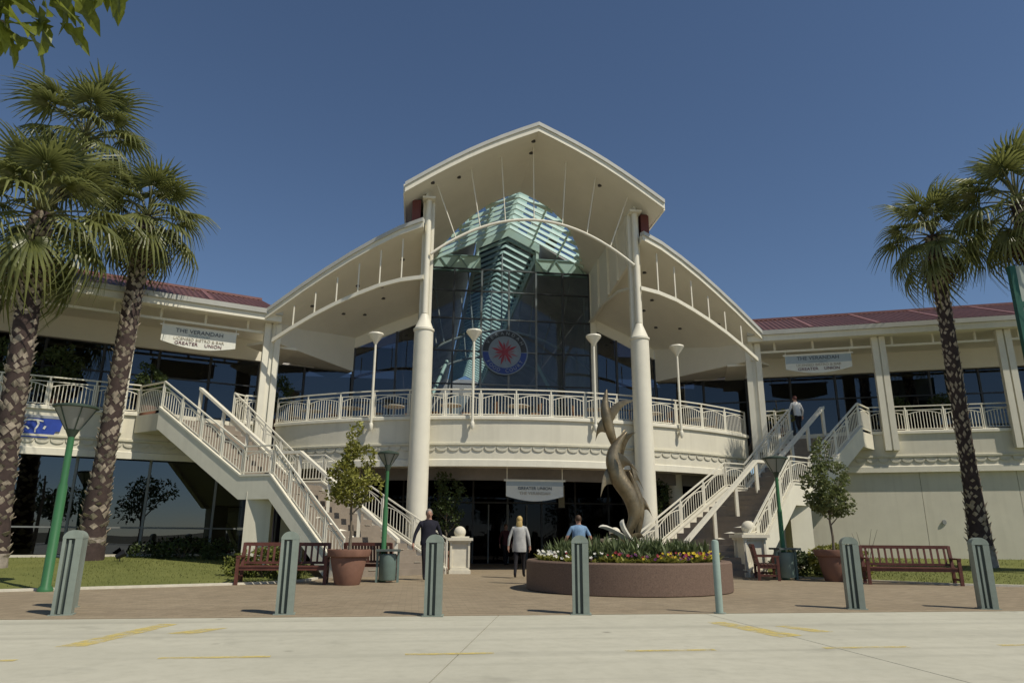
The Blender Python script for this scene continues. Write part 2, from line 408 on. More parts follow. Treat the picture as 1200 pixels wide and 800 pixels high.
# ================================================================ THE BUILDING
bld = thing('shopping_centre', 'cream two storey shopping centre with tall gabled porch and red roofed verandah wings', 'building', M=BM)
SKYB = glass_mat('blue_skylight_glass', (0.62, 0.73, 0.82), 0.0)
MINTD = mat('hall_louvre_green', (0.36, 0.48, 0.40), .5)
CAPM = mat('fascia_capping', (0.46, 0.46, 0.42), 0.5, var=0.08, scale=2)
TRIM = mat('moulding_paint', (0.60, 0.57, 0.44), 0.7, var=0.1, scale=5)
SCAL = mat('scallop_trim_paint', (0.58, 0.55, 0.44), 0.7, var=0.12, scale=5)
def bal_y(x): return 0.05 + 15.5 - math.sqrt(15.5 ** 2 - x * x)
def band_set(path, zb, parent, cop=None):
    zt = 5.1
    MB().sweep(path, [(-.35, zb), (0, zb), (0, zt), (-.35, zt)]).build('fascia', CREAM, parent)
    for cp in (cop or [path]): MB().sweep(cp, [(-.34, zt + .001), (.08, zt + .001), (.08, zt + .10), (.05, zt + .13), (-.34, zt + .13)]).build('coping', WHITE, parent)
    MB().sweep(path, [(.002, 4.2), (.06, 4.2), (.06, 4.27), (.002, 4.29)]).build('string_course', TRIM, parent)
    MB().sweep(path, [(.002, zb - .03), (.05, zb - .03), (.05, zb + .19), (.002, zb + .22)]).build('base_moulding', WHITE, parent)
    # scallops
    L = 0; mb = MB(); per = 0.42; pos = per / 2
    for i in range(len(path) - 1):
        a = Vector(path[i]); b = Vector(path[i + 1]); d = (b - a); ln = d.length; d.normalize(); nr = Vector((d.y, -d.x, 0))
        while pos < L + ln:
            c = a + d * (pos - L); pts = []
            for k in range(7):
                an = PI * k / 6
                pts.append(c + d * (math.cos(an) * per * .46) + Vector((0, 0, 4.10 - math.sin(an) * .11)) + nr * .002)
            for k in range(7):
                an = PI * (6 - k) / 6
                pts.append(c + d * (math.cos(an) * per * .46) + Vector((0, 0, 4.17 - math.sin(an) * .09)) + nr * .002)
            mb.plate(pts, nr * .035); pos += per
        L += ln
    s_ = mb.build('scallop_trim', SCAL, parent); s_['kind'] = 'stuff'
NB = 40
bpath = [(x, bal_y(x), 0) for x in [-9.45 + 18.9 * i / NB for i in range(NB + 1)]]
band_set(bpath, 3.5, bld)
inner = [(-9.45, 7.5), (9.45, 7.5)]
MB().prism([(x, y + .34) for x, y, z in bpath] + [(9.45, 7.5), (-9.45, 7.5)], 4.9, 5.1).build('balcony_floor', TILEF, bld)
MB().prism([(x, y + .34) for x, y, z in bpath] + [(9.45, 7.5), (-9.45, 7.5)], 3.56, 3.64).build('balcony_soffit', SOFFIT, bld)

def rail_panel(name, a, b, parent, hgt=0.97, arch=True, endpost=False, nb=0.115):
    a = Vector(a); b = Vector(b); mb = MB(); ln = (Vector((b.x, b.y, 0)) - Vector((a.x, a.y, 0))).length
    up = Vector((0, 0, 1)); P = lambda t, z: a.lerp(b, t) + up * z
    mb.bar(P(0, hgt), P(1, hgt), .07, .042)
    mb.bar(P(0, hgt - .155), P(1, hgt - .155), .03, .03)
    e = .06 / max(ln, .1)
    for t in ([0, 1] if endpost else [0]): mb.bar(P(t, -.02), P(t, hgt), .048, .048)
    mb.bar(P(e, -.02), P(e, hgt - .15), .035); mb.bar(P(1 - e, -.02), P(1 - e, hgt - .15), .035)
    if arch:
        pts = [P(e + (1 - 2 * e) * k / 8, hgt - .33 + .13 * math.sin(PI * k / 8)) for k in range(9)]
        for k in range(8): mb.bar(pts[k], pts[k + 1], .028)
    mb.bar(P(0, .07), P(1, .07), .035, .03)
    n = max(2, int(ln / nb))
    for k in range(1, n):
        t = e + (1 - 2 * e) * k / n; q = (k / n)
        zt = hgt - .33 + .13 * math.sin(PI * q) if arch else hgt - .155
        mb.bar(P(t, .07), P(t, zt), .021)
    return mb.build(name, RAILW, parent, fix=False)
NP = 15
for i in range(NP):
    x0 = -9.45 + 18.9 * i / NP; x1 = -9.45 + 18.9 * (i + 1) / NP
    rail_panel('railing_panel', (x0, bal_y(x0) + .12, 5.23), (x1, bal_y(x1) + .12, 5.23), bld, endpost=(i == NP - 1))

# main columns
for s_ in (-1, 1):
    mb = MB(); x = 4.0 * s_
    mb.lathe([(.42, 0), (.42, .12), (.36, .16), (.35, 4), (.34, 8.2), (.375, 8.22), (.375, 8.29), (.33, 8.32), (.15, 8.8), (.13, 8.86)], (x, .15, 0), 28)
    c = mb.build('column', WHITE, bld, smooth=True)
    mb = MB(); mb.tube([(x, .13, 8.88), (x, .13, 13.35)], .115, 14)
    mb.build('upper_post', WHITE, c, smooth=True)
    mb = MB(); mb.box(x + .19 * (-s_) - .05, x + .19 * (-s_) + .05, .27, .47, 8.3, 13.4); mb.box(x - .2, x + .2, .28, .32, 8.6, 13.38)
    mb.build('post_plate', WHITE, c)
    mb = MB(); mb.box(x - .24, x + .24, -.1, .45, 13.36, 13.44); mb.build('cap_plate', WHITE, c)

# upper roof ------------------------------------------------------
def zt_(x): ax = abs(x); return 16.2 - .555 * ax + .2 * math.sin(PI * ax / 4.88)
def yf_(x): return -.83 - .32 * (1 - abs(x) / 4.88)
def yb_(x): ax = abs(x); return 3.8 + 3.7 * (ax / 3.7) ** 2.8 if ax < 3.7 else 8.2
xs = [-4.88, -4.4, -3.95, -3.7, -3.2, -2.6, -2, -1.4, -.7, 0, .7, 1.4, 2, 2.6, 3.2, 3.7, 3.95, 4.4, 4.88]
top = []; bot = []
for x in xs:
    rt = []; rb = []
    for k in range(5):
        y = yf_(x) + (yb_(x) - yf_(x)) * k / 4
        rt.append((x, y, zt_(x))); rb.append((x, y, zt_(x) - .3))
    top.append(rt); bot.append(rb)
MB().slab(top, bot).build('porch_roof', SOFFIT, bld)
path = [(x, yf_(x), zt_(x)) for x in xs]
MB().sweep(path, [(.002, -.34), (.05, -.34), (.05, -.12), (.002, -.12)]).build('fascia_board', WHITE, bld)
MB().sweep(path, [(-.1, -.118), (.11, -.118), (.11, .03), (-.1, .03)]).build('fascia_cap', CAPM, bld)
for s_ in (-1, 1):
    MB().box(*sorted((s_ * 4.882, s_ * 4.94)), -.75, 8.2, zt_(4.88) - .34, zt_(4.88) + .03).build('fascia_board', WHITE, bld)
    MB().plate([(s_ * 4.3, .25, 12.3), (s_ * 4.3, 8.15, 11.45), (s_ * 4.3, 8.15, 13.42), (s_ * 4.3, .25, 13.42)], (.32 * s_, 0, 0)).build('side_cladding', REDWALL, bld)
# small downlights in the soffits
DLM = mat('downlight_trim', (0.06, 0.055, 0.05), 0.4)
def downlight(x, y, z): MB().lathe([(.085, 0), (.085, -.05), (.06, -.055)], (x, y, z), 10).build('downlight', DLM, bld)
for x, y in ((-2.9, .2), (-.05, .4), (2.7, .3), (-.1, -.5), (-3.9, -.4)): downlight(x, y, zt_(x) - .29)
# front arch and its struts
def arch_z(x): return 11.15 + 1.62 * (1 - (x / 3.87) ** 2)
ax_ = [-3.87 + 7.74 * i / 24 for i in range(25)]
MB().tube([(x, 0, arch_z(x)) for x in ax_], .055, 10).build('arch_beam', SOFFIT, bld, smooth=True)
for xb, xt in ((-2.95, -3.72), (-2.05, -2.45), (-1.1, -1.28), (0, -.02), (1.1, 1.28), (2.05, 2.45), (2.95, 3.72)):
    MB().tube([(xb, 0, arch_z(xb)), (xt, .0, zt_(xt) - .28)], .021, 7).build('arch_strut', SOFFIT, bld, smooth=True)

# louvred skylight ahead of the hall and the one over the hall
sk = 0
y = 4.05
while y < 7.6:
    xm = min(3.66, max(0, (y - 3.75) / 3.7) ** (1 / 2.8) * 3.7)
    mb = MB()
    for s_ in (-1, 1):
        x0, x1 = 0, xm * s_
        za, zb2 = zt_(0) - .32, zt_(xm) - .32
        P = [(x0, y - .035, za - .12), (x0, y + .045, za + .085), (x1, y - .035, zb2 - .12), (x1, y + .045, zb2 + .085)]
        mb.plate([P[0], P[1], P[3], P[2]], (0, .05, -.02))
    mb.build('louvre', MINT, bld); y += .55
for s_ in (-1, 1):
    mb = MB(); n_ = 8; xs_ = [3.7 * k / n_ for k in range(n_ + 1)]
    for k in range(n_):
        a_, b_ = xs_[k], xs_[k + 1]
        mb.add([(a_ * s_, yb_(a_) - .3, zt_(a_) - .1), (b_ * s_, min(yb_(b_), 8) - .3, zt_(b_) - .1), (b_ * s_, 8.2, zt_(b_) - .1), (a_ * s_, 8.2, zt_(a_) - .1)], [(0, 1, 2, 3)])
    mb.build('skylight_pane', SKYB, bld)
for xx in (-2.5, -1.25, 1.25, 2.5):
    MB().bar((xx, yb_(xx) - .1, zt_(xx) - .3), (xx, 8.1, zt_(xx) - .3), .07, .09).build('purlin', MINT, bld)
y = 8.2
zB = lambda x: 15.55 - .5 * abs(x)
while y < 40:
    mb = MB()
    for s_ in (-1, 1):
        P = [(0, y - .03, zB(0) - .09), (0, y + .04, zB(0) + .07), (1.42 * s_, y - .03, zB(1.42) - .09), (1.42 * s_, y + .04, zB(1.42) + .07)]
        mb.plate([P[0], P[1], P[3], P[2]], (0, .05, -.02))
    mb.build('louvre', MINTD, bld); y += .8
for s_ in (-1, 1):
    MB().box(*sorted((s_ * 1.43, s_ * 1.56)), 8.1, 41, zB(1.42) - .35, zB(1.42) + .2).build('skylight_beam', MINT, bld)
    MB().plate([(1.5 * s_, 8.15, zB(1.5) + .24), (0, 8.15, zB(0) + .24), (0, 41, zB(0) + .24), (1.5 * s_, 41, zB(1.5) + .24)], (0, 0, .02)).build('skylight_pane', SKYG, bld)
    # hall roof beside the skylight, hall walls
    MB().plate([(1.57 * s_, 8.25, zt_(1.57) - .1), (5 * s_, 8.25, 13.4), (5 * s_, 42, 13.4), (1.57 * s_, 42, zt_(1.57) - .1)], (0, 0, .2)).build('hall_roof', HALLIN, bld)
    MB().box(*sorted((s_ * 4.98, s_ * 5.15)), 7.6, 42, 5.1, 13.38).build('hall_wall', HALLIN, bld)
    # mint band at the head of the glass
    mb = MB(); mb.box(*sorted((s_ * 1.36, s_ * 3.95)), 7.9, 8.02, 13.58, 14.42); mb.build('head_panel', MINTP, bld)
    mb = MB()
    for k in range(5):
        xa = 1.4 + .5 * k; z0, z1 = (13.64, 14.36) if k % 2 else (14.36, 13.64)
        mb.bar((s_ * xa, 7.87, z0), (s_ * (xa + .5), 7.87, z1), .05, .05)
    for z in (13.6, 14.4): mb.bar((s_ * 1.36, 7.87, z), (s_ * 3.95, 7.87, z), .06, .06)
    mb.build('head_truss', mat('mint_truss', (0.26, 0.36, 0.30), .5), bld)
    # side wall of the porch between column and hall
    mb = MB(); xx = 4.02 * s_
    mb.plate([(xx, .25, 11.75), (xx, 7.75, 11.1), (xx, 7.75, 13.75), (xx, .25, 13.75)], (.1 * s_, 0, 0)); mb.build('porch_side_wall', SOFFIT, bld)
    for yy in (1.2, 2.6, 4.1, 5.8): MB().box(*sorted((s_ * 3.92, s_ * 4.018)), yy - .06, yy + .06, 11.7 - yy * .08, 13.72).build('wall_rib', WHITE, bld)
    MB().tube([(s_ * 3.97, .1, 10.3), (s_ * 3.97, 2.5, 10.95), (s_ * 3.97, 5, 11.25), (s_ * 3.97, 7.7, 11.15)], .08, 8).build('side_arch', WHITE, bld, smooth=True)
    MB().box(*sorted((s_ * 3.96, s_ * 4.25)), 7.42, 7.62, 5.1, 13.6).build('hall_pier', WHITE, bld)
MB().plate([(-1.6, 8.06, zB(1.6) + .1), (0, 8.06, zB(0) + .1), (1.6, 8.06, zB(1.6) + .1), (1.6, 8.06, zt_(1.6) - .05), (0, 8.06, zt_(0) - .05), (-1.6, 8.06, zt_(1.6) - .05)], (0, .06, 0)).build('gable_infill', MINTP, bld)
MB().box(-5, 5, 41.8, 42, 5.1, 15.6).build('hall_end_wall', HALLIN, bld)
MB().box(-7.1, 7.1, 7.5, 42, 4.9, 5.098).build('hall_floor', TILEF, bld)
# arched trusses inside the hall
for yy in (10.5, 16):
    mb = MB(); pts = [(x, yy, 9.2 + 2.2 * (1 - (x / 4.9) ** 2)) for x in [-4.9 + 9.8 * i / 20 for i in range(21)]]
    mb.tube(pts, .07, 8)
    for i in range(1, 20, 3):
        x = pts[i][0]; mb.tube([pts[i], (x * 1.25 if abs(x * 1.25) < 4.9 else x, yy, zt_(x) - .4)], .04, 6)
    mb.build('hall_truss', mat('truss_paint', (0.42, 0.42, 0.38), .5), bld, smooth=True)
for s_ in (-1, 1): MB().tube([(s_ * 4.6, 12, 5.2), (s_ * 2.6, 15, 10.8)], .1, 8).build('raking_brace', MINT, bld, smooth=True)

# central glass wall
xsg = [-3.95 + 7.9 * i / 6 for i in range(7)]; zsg = [5.14, 6.35, 7.9, 9.48, 11.06, 12.45, 13.56]
for i in range(6):
    for k in range(6):
        MB().box(xsg[i] + .03, xsg[i + 1] - .03, 7.49, 7.505, zsg[k] + .03, zsg[k + 1] - .03).build('pane', GLASSH, bld)
for x in xsg: MB().box(x - .045, x + .045, 7.43, 7.56, 5.1, 13.58).build('mullion', MULLG if abs(x) < 2 else MULL, bld)
for z in zsg[1:]:
    for i in range(6): MB().box(xsg[i] + .047, xsg[i + 1] - .047, 7.44, 7.55, z - .03, z + .03).build('transom', MULLG if 1 < i < 4 else MULL, bld)
# flank glass W2 under the canopies and the bulkheads W1
for s_ in (-1, 1):
    X = lambda t: s_ * (4.27 + (7.1 - 4.27) * t)
    ztop = lambda t: 10.7 - 1.3 * t
    for i in range(3):
        a, b = i / 3, (i + 1) / 3
        MB().plate([(X(a) + .04 * s_, 7.5, 5.14), (X(b) - .04 * s_, 7.5, 5.14), (X(b) - .04 * s_, 7.5, ztop(b) - .03), (X(a) + .04 * s_, 7.5, ztop(a) - .03)], (0, .015, 0)).build('pane', GLASSD, bld)
        MB().box(X(b) - .05, X(b) + .05, 7.44, 7.57, 5.1, ztop(b)).build('mullion', MULL, bld)
    MB().bar((X(0), 7.5, 6.9), (X(1), 7.5, 6.9), .1, .06).build('transom', MULL, bld)
    MB().plate([(X(0), 7.47, ztop(0)), (X(1), 7.47, ztop(1)), (X(1), 7.47, 10.15), (X(0), 7.47, 11.6)], (0, .12, 0)).build('bulkhead', SOFFIT, bld)
    MB().plate([(7.1 * s_, 7.46, 8.3), (9.7 * s_, 2.75, 8.3), (9.7 * s_, 2.75, 9.3), (7.1 * s_, 7.46, 10.15)], (.1 * s_, .05, 0)).build('bulkhead', SOFFIT, bld)
    q0, q1 = (7.12 * s_, 7.55), (9.08 * s_, 6.57)
    MB().plate([(*q0, 5.12), (*q1, 5.12), (*q1, 8.2), (*q0, 8.2)], (0, .015, 0)).build('pane', GLASSD, bld)
    MB().bar((*q0, 5.1), (*q0, 8.28), .1).build('mullion', MULL, bld)
    MB().prism([(7.1 * s_, 7.46), (9.66 * s_, 2.8), (10.9 * s_, 3.6), (9.2 * s_, 7.4), (8.2 * s_, 9.5)][::s_], 8.31, 8.4).build('bulkhead_soffit', SOFFIT, bld)
    MB().plate([(5.2 * s_, 12, 5.1), (14 * s_, 12, 5.1), (14 * s_, 12, 9.0), (5.2 * s_, 12, 9.0)], (0, .1, 0)).build('shop_back_wall', HALLIN, bld)
    MB().plate([(5.2 * s_, 7.6, 9.4), (9.5 * s_, 7.6, 9.4), (14 * s_, 12, 9.4), (5.2 * s_, 12, 9.4)], (0, 0, .1)).build('shop_ceiling', HALLIN, bld)
    # canopy roof
    fe = [(4.16, -.22, 12.42), (5.0, .14, 12.2), (5.9, .52, 11.82), (6.8, .91, 11.37), (7.7, 1.3, 10.86), (8.6, 1.68, 10.3), (9.3, 1.98, 9.83), (9.97, 2.27, 9.38)]
    be = [(4.05, 7.6, 11.6), (4.8, 7.6, 11.25), (5.7, 7.6, 10.85), (6.5, 7.6, 10.45), (7.15, 7.5, 10.12), (8.0, 5.9, 9.85), (8.9, 4.25, 9.5), (9.75, 2.8, 9.32)]
    top = []; bot = []
    for f, b in zip(fe, be):
        rt = []; rb = []
        for k in range(6):
            p = lerp(f, b, k / 5); p = (p[0] * s_, p[1], p[2])
            rb.append((p[0], p[1], p[2] - .28)); rt.append((p[0], p[1], p[2]))
        top.append(rt); bot.append(rb)
    MB().slab(top, bot).build('canopy_roof', SOFFIT, bld)
    pth = [(f[0] * s_, f[1], f[2]) for f in fe]
    if s_ < 0: pth.reverse()
    MB().sweep(pth, [(.002, -.32), (.06, -.32), (.06, -.12), (.002, -.12)]).build('fascia_board', WHITE, bld)
    MB().sweep(pth, [(-.1, -.118), (.12, -.118), (.12, .03), (-.1, .03)]).build('fascia_cap', CAPM, bld)
    ar = [(4.1, .05, 10.25), (4.9, .33, 10.2), (5.7, .64, 10.05), (6.5, .98, 9.8), (7.3, 1.28, 9.48), (8.1, 1.58, 9.1), (8.9, 1.9, 8.66), (9.65, 2.2, 8.2)]
    MB().sweep([(p[0] * s_, p[1], p[2]) for p in ar], [(-.05, -.075), (.05, -.075), (.05, .075), (-.05, .075)]).build('arch_beam', WHITE, bld)
    for k in range(1, 7):
        p = ar[k]; q = fe[k]
        MB().bar((p[0] * s_, p[1], p[2] + .08), (p[0] * s_, p[1] + .02, min(q[2] - .3, lerp(fe[k], be[k], .12)[2] - .25)), .045).build('arch_strut', WHITE, bld)
    for t, k in ((.25, 1), (.45, 2), (.3, 3), (.55, 4), (.3, 5), (.6, 2), (.7, 3)):
        p = lerp(fe[k], be[k], t); downlight(p[0] * s_, p[1], p[2] - .27)

# ---------------------------------------------------------------- wings
WD = (0.9272, -0.3746)
def WP(s_, u, d): return (s_ * (10 + WD[0] * u - WD[1] * d), 2.95 + WD[1] * u + WD[0] * d)
for s_ in (-1, 1):
    def wpath(u0, u1, d, z=0):
        a, b = WP(s_, u0, d), WP(s_, u1, d); p = [(*a, z), (*b, z)]
        return p if s_ > 0 else p[::-1]
    def wquad(u0, u1, d0, d1): return [WP(s_, u0, d0), WP(s_, u1, d0), WP(s_, u1, d1), WP(s_, u0, d1)]
    band_set(wpath(-.45, 22, 0), 3.65, bld, [wpath(-.45, .62, 0), wpath(4.0, 22, 0)])
    MB().prism(wquad(-.4, 22, .35, 9), 4.9, 5.1).build('verandah_floor', TILEF, bld)
    MB().prism(wquad(-.4, 22, .35, 2.9), 3.7, 3.78).build('verandah_soffit', SOFFIT, bld)
    # roof: ribbed sheets
    nsh = 9; u0 = -.3
    for k in range(nsh):
        ua = u0 + 2.5 * k; mb = MB(); prof = []
        nr = 12
        for r_ in range(nr):
            b0 = ua + 2.5 * r_ / nr
            for du, dz in ((0, 0), (.05, .045), (.10, .045), (.15, 0)): prof.append((b0 + du, dz))
        prof.append((ua + 2.5, 0))
        front = [(*WP(s_, uu, -.62), 9.46 + dz) for uu, dz in prof]; back = [(*WP(s_, uu, 4.2), 11.3 + dz) for uu, dz in prof]
        n = len(prof); mb.add(front + back, [(i, i + 1, n + i + 1, n + i) for i in range(n - 1)])
        mb.build('roof_sheet', ROOF, bld)
        if k: MB().bar((*WP(s_, ua, -.62), 9.50), (*WP(s_, ua, 4.2), 11.34), .16, .07).build('roof_seam', ROOFCAP, bld)
    MB().bar((*WP(s_, -.3, 4.25), 11.34), (*WP(s_, 22, 4.25), 11.34), .35, .1).build('ridge_cap', ROOFCAP, bld)
    MB().sweep(wpath(-.35, 22, -.6), [(-.12, 9.02), (.06, 9.02), (.06, 9.26), (-.12, 9.26)]).build('fascia_board', WHITE, bld)
    MB().sweep(wpath(-.35, 22, -.6), [(-.1, 9.262), (.17, 9.262), (.19, 9.44), (-.1, 9.44)]).build('gutter', CAPM, bld)
    MB().prism(wquad(-.35, 22, -.48, 9), 9.06, 9.14).build('eave_soffit', SOFFIT, bld)
    MB().plate([(*p, 9.14) for p in wquad(-.3, 22, 4.35, 9.2)], (0, 0, 2.1)).build('roof_core', HALLIN, bld)
    MB().prism(wquad(-.3, 22, 2.75, 2.95), 8.2, 9.058).build('bulkhead', SOFFIT, bld)
    MB().prism(wquad(-1.2, -.32, .2, 3.6), 8.2, 8.298).build('bulkhead_soffit', SOFFIT, bld)
    # tie beam with studs
    a, b = WP(s_, -.1, 0), WP(s_, 22, 0)
    MB().bar((*a, 8.68), (*b, 8.68), .1, .09).build('tie_beam', WHITE, bld)
    for k in range(14):
        p = WP(s_, .75 + 1.5 * k, 0); MB().bar((*p, 8.72), (*p, 9.07), .07).build('stud', WHITE, bld)
    # posts: pairs of flat columns
    for u in (-.15, 4.7, 9.17, 13.6, 18):
        mb = MB(); o_ = .14 if u > 0 else .2
        for du in (-o_, o_):
            p = WP(s_, u + du, -.12); q = Matrix.Translation((*p, 0)) @ Matrix.Rotation(-s_ * R(22), 4, 'Z')
            mb.box(-.11, .11, -.12, .12, 4.45 if u > 0 else 0.0, 9.04, q)
        p = WP(s_, u, -.12); q = Matrix.Translation((*p, 0)) @ Matrix.Rotation(-s_ * R(22), 4, 'Z')
        mb.box(-o_ + .1, o_ - .1, -.04, .04, 4.5, 9.03, q)
        mb.build('verandah_post', WHITE, bld)
    # railing
    u = 4.05
    while u < 20:
        e = u + 1.35
        a, b = WP(s_, u, .1), WP(s_, e, .1); rail_panel('railing_panel', (*a, 5.23), (*b, 5.23), bld); u = e
    a, b = WP(s_, -.1, .1), WP(s_, .55, .1); rail_panel('railing_panel', (*a, 5.23), (*b, 5.23), bld, endpost=True)
    # upper shopfront
    k = 0; u = -2.2
    while u < 21:
        for z0, z1 in ((5.12, 7.1), (7.16, 8.18)):
            q = [WP(s_, u + .05, 3), WP(s_, u + 1.85, 3)]
            MB().plate([(*q[0], z0), (*q[1], z0), (*q[1], z1), (*q[0], z1)], (.005 * s_, .012, 0)).build('pane', GLASSD, bld)
        q = WP(s_, u, 3); MB().bar((*q, 5.1), (*q, 8.2), .09).build('mullion', MULL, bld)
        u += 1.9
    a, b = WP(s_, -2.2, 3), WP(s_, 21, 3); MB().bar((*a, 7.13), (*b, 7.13), .1, .055).build('transom', MULL, bld)
    # interior of the upper floor
    MB().prism(wquad(-2.6, 22, 8.8, 9.0), 5.1, 8.6).build('shop_back_wall', HALLIN, bld)
    MB().prism(wquad(-2.6, 22, 3.1, 9.0), 8.25, 8.33).build('shop_ceiling', HALLIN, bld)
    for u in (1.5, 6, 11): MB().prism(wquad(u, u + .15, 3.4, 8.7), 5.11, 8.2).build('shop_partition', mat('maroon_wall', (0.10, 0.03, 0.035), .8), bld)
    MB().prism(wquad(-1, 20, 6.5, 6.6), 6.9, 7.5).build('shop_pelmet', mat('maroon_wall', (0.10, 0.03, 0.035)), bld)
    # ground floor
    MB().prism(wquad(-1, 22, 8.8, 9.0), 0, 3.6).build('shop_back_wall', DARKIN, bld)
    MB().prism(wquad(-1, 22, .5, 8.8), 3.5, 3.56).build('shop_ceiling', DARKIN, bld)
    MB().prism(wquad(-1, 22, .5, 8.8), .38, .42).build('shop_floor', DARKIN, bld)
    if s_ < 0:
        MB().sweep(wpath(-1, 22, .3), [(-.12, 0), (.05, 0), (.05, .5), (-.12, .5)]).build('plinth', KERBM, bld)
        u = -1
        while u < 21:
            for z0, z1 in ((.52, 1.33), (1.39, 3.62)):
                q = [WP(s_, u + .04, .3), WP(s_, u + 2.16, .3)]
                MB().plate([(*q[0], z0), (*q[1], z0), (*q[1], z1), (*q[0], z1)], (.004, .012, 0)).build('pane', GLASSL, bld)
            q = WP(s_, u, .3); MB().bar((*q, .5), (*q, 3.63), .08).build('mullion', MULLG, bld)
            u += 2.2
        a, b = WP(s_, -1, .3), WP(s_, 21, .3); MB().bar((*a, 1.36), (*b, 1.36), .09, .05).build('transom', MULLG, bld)
    else:
        us = [-1, 2.2, 5.6, 8.9, 12.2, 15.5, 18.8, 22]
        for i in range(7):
            MB().prism(wquad(us[i] + .008, us[i + 1] - .008, .16, .36), 0, 3.64).build('wall_panel', CREAM, bld)
        MB().prism(wquad(-1, 22, .2, .4), 0.0, 3.6).build('wall_backing', DARKJ, bld)
        p = WP(1, 6.2, .15); MB().lathe([(.09, 0), (.09, .03)], (0, 0, 0), 10, Matrix.Translation((*p, 1.75)) @ Matrix.Rotation(PI / 2, 4, 'X')).build('wall_vent', MULLG, bld)

# ---------------------------------------------------------------- entrance under the balcony
xe = [-9.2 + 18.4 * i / 12 for i in range(13)]
for i in range(12):
    for z0, z1 in ((.04, 2.55), (2.62, 3.5)):
        MB().box(xe[i] + .04, xe[i + 1] - .04, 7.5, 7.515, z0, z1).build('pane', GLASSE, bld)
for x in xe: MB().box(x - .04, x + .04, 7.45, 7.57, 0, 3.55).build('mullion', MULL, bld)
MB().box(-9.2, 9.2, 7.46, 7.56, 2.555, 2.615).build('transom', MULL, bld)
for x in (-.85, -.02, .02, .85): MB().box(x - .03, x + .03, 7.4, 7.44, 0.02, 2.5).build('door_stile', MULLG, bld)
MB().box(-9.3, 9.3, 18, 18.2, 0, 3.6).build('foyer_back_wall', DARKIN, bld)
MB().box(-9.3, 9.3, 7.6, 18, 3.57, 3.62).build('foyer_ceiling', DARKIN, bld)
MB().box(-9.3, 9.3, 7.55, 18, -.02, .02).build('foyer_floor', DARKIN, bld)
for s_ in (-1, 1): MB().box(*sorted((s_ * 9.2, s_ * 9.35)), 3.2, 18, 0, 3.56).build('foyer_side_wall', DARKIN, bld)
gp = [(x, bal_y(x) + 1.6, 0) for x in [-8.6 + 17.2 * i / 24 for i in range(25)]]
MB().sweep(gp, [(-.1, 3.12), (0, 3.12), (0, 3.555), (-.1, 3.555)]).build('inner_bulkhead', mat('grey_bulkhead', (.22, .20, .19), .8), bld)
for x in (-6.2, 6.2): MB().lathe([(.3, 0), (.28, 3.55)], (x, 3.2, 0), 18).build('inner_column', WHITE, bld, smooth=True)
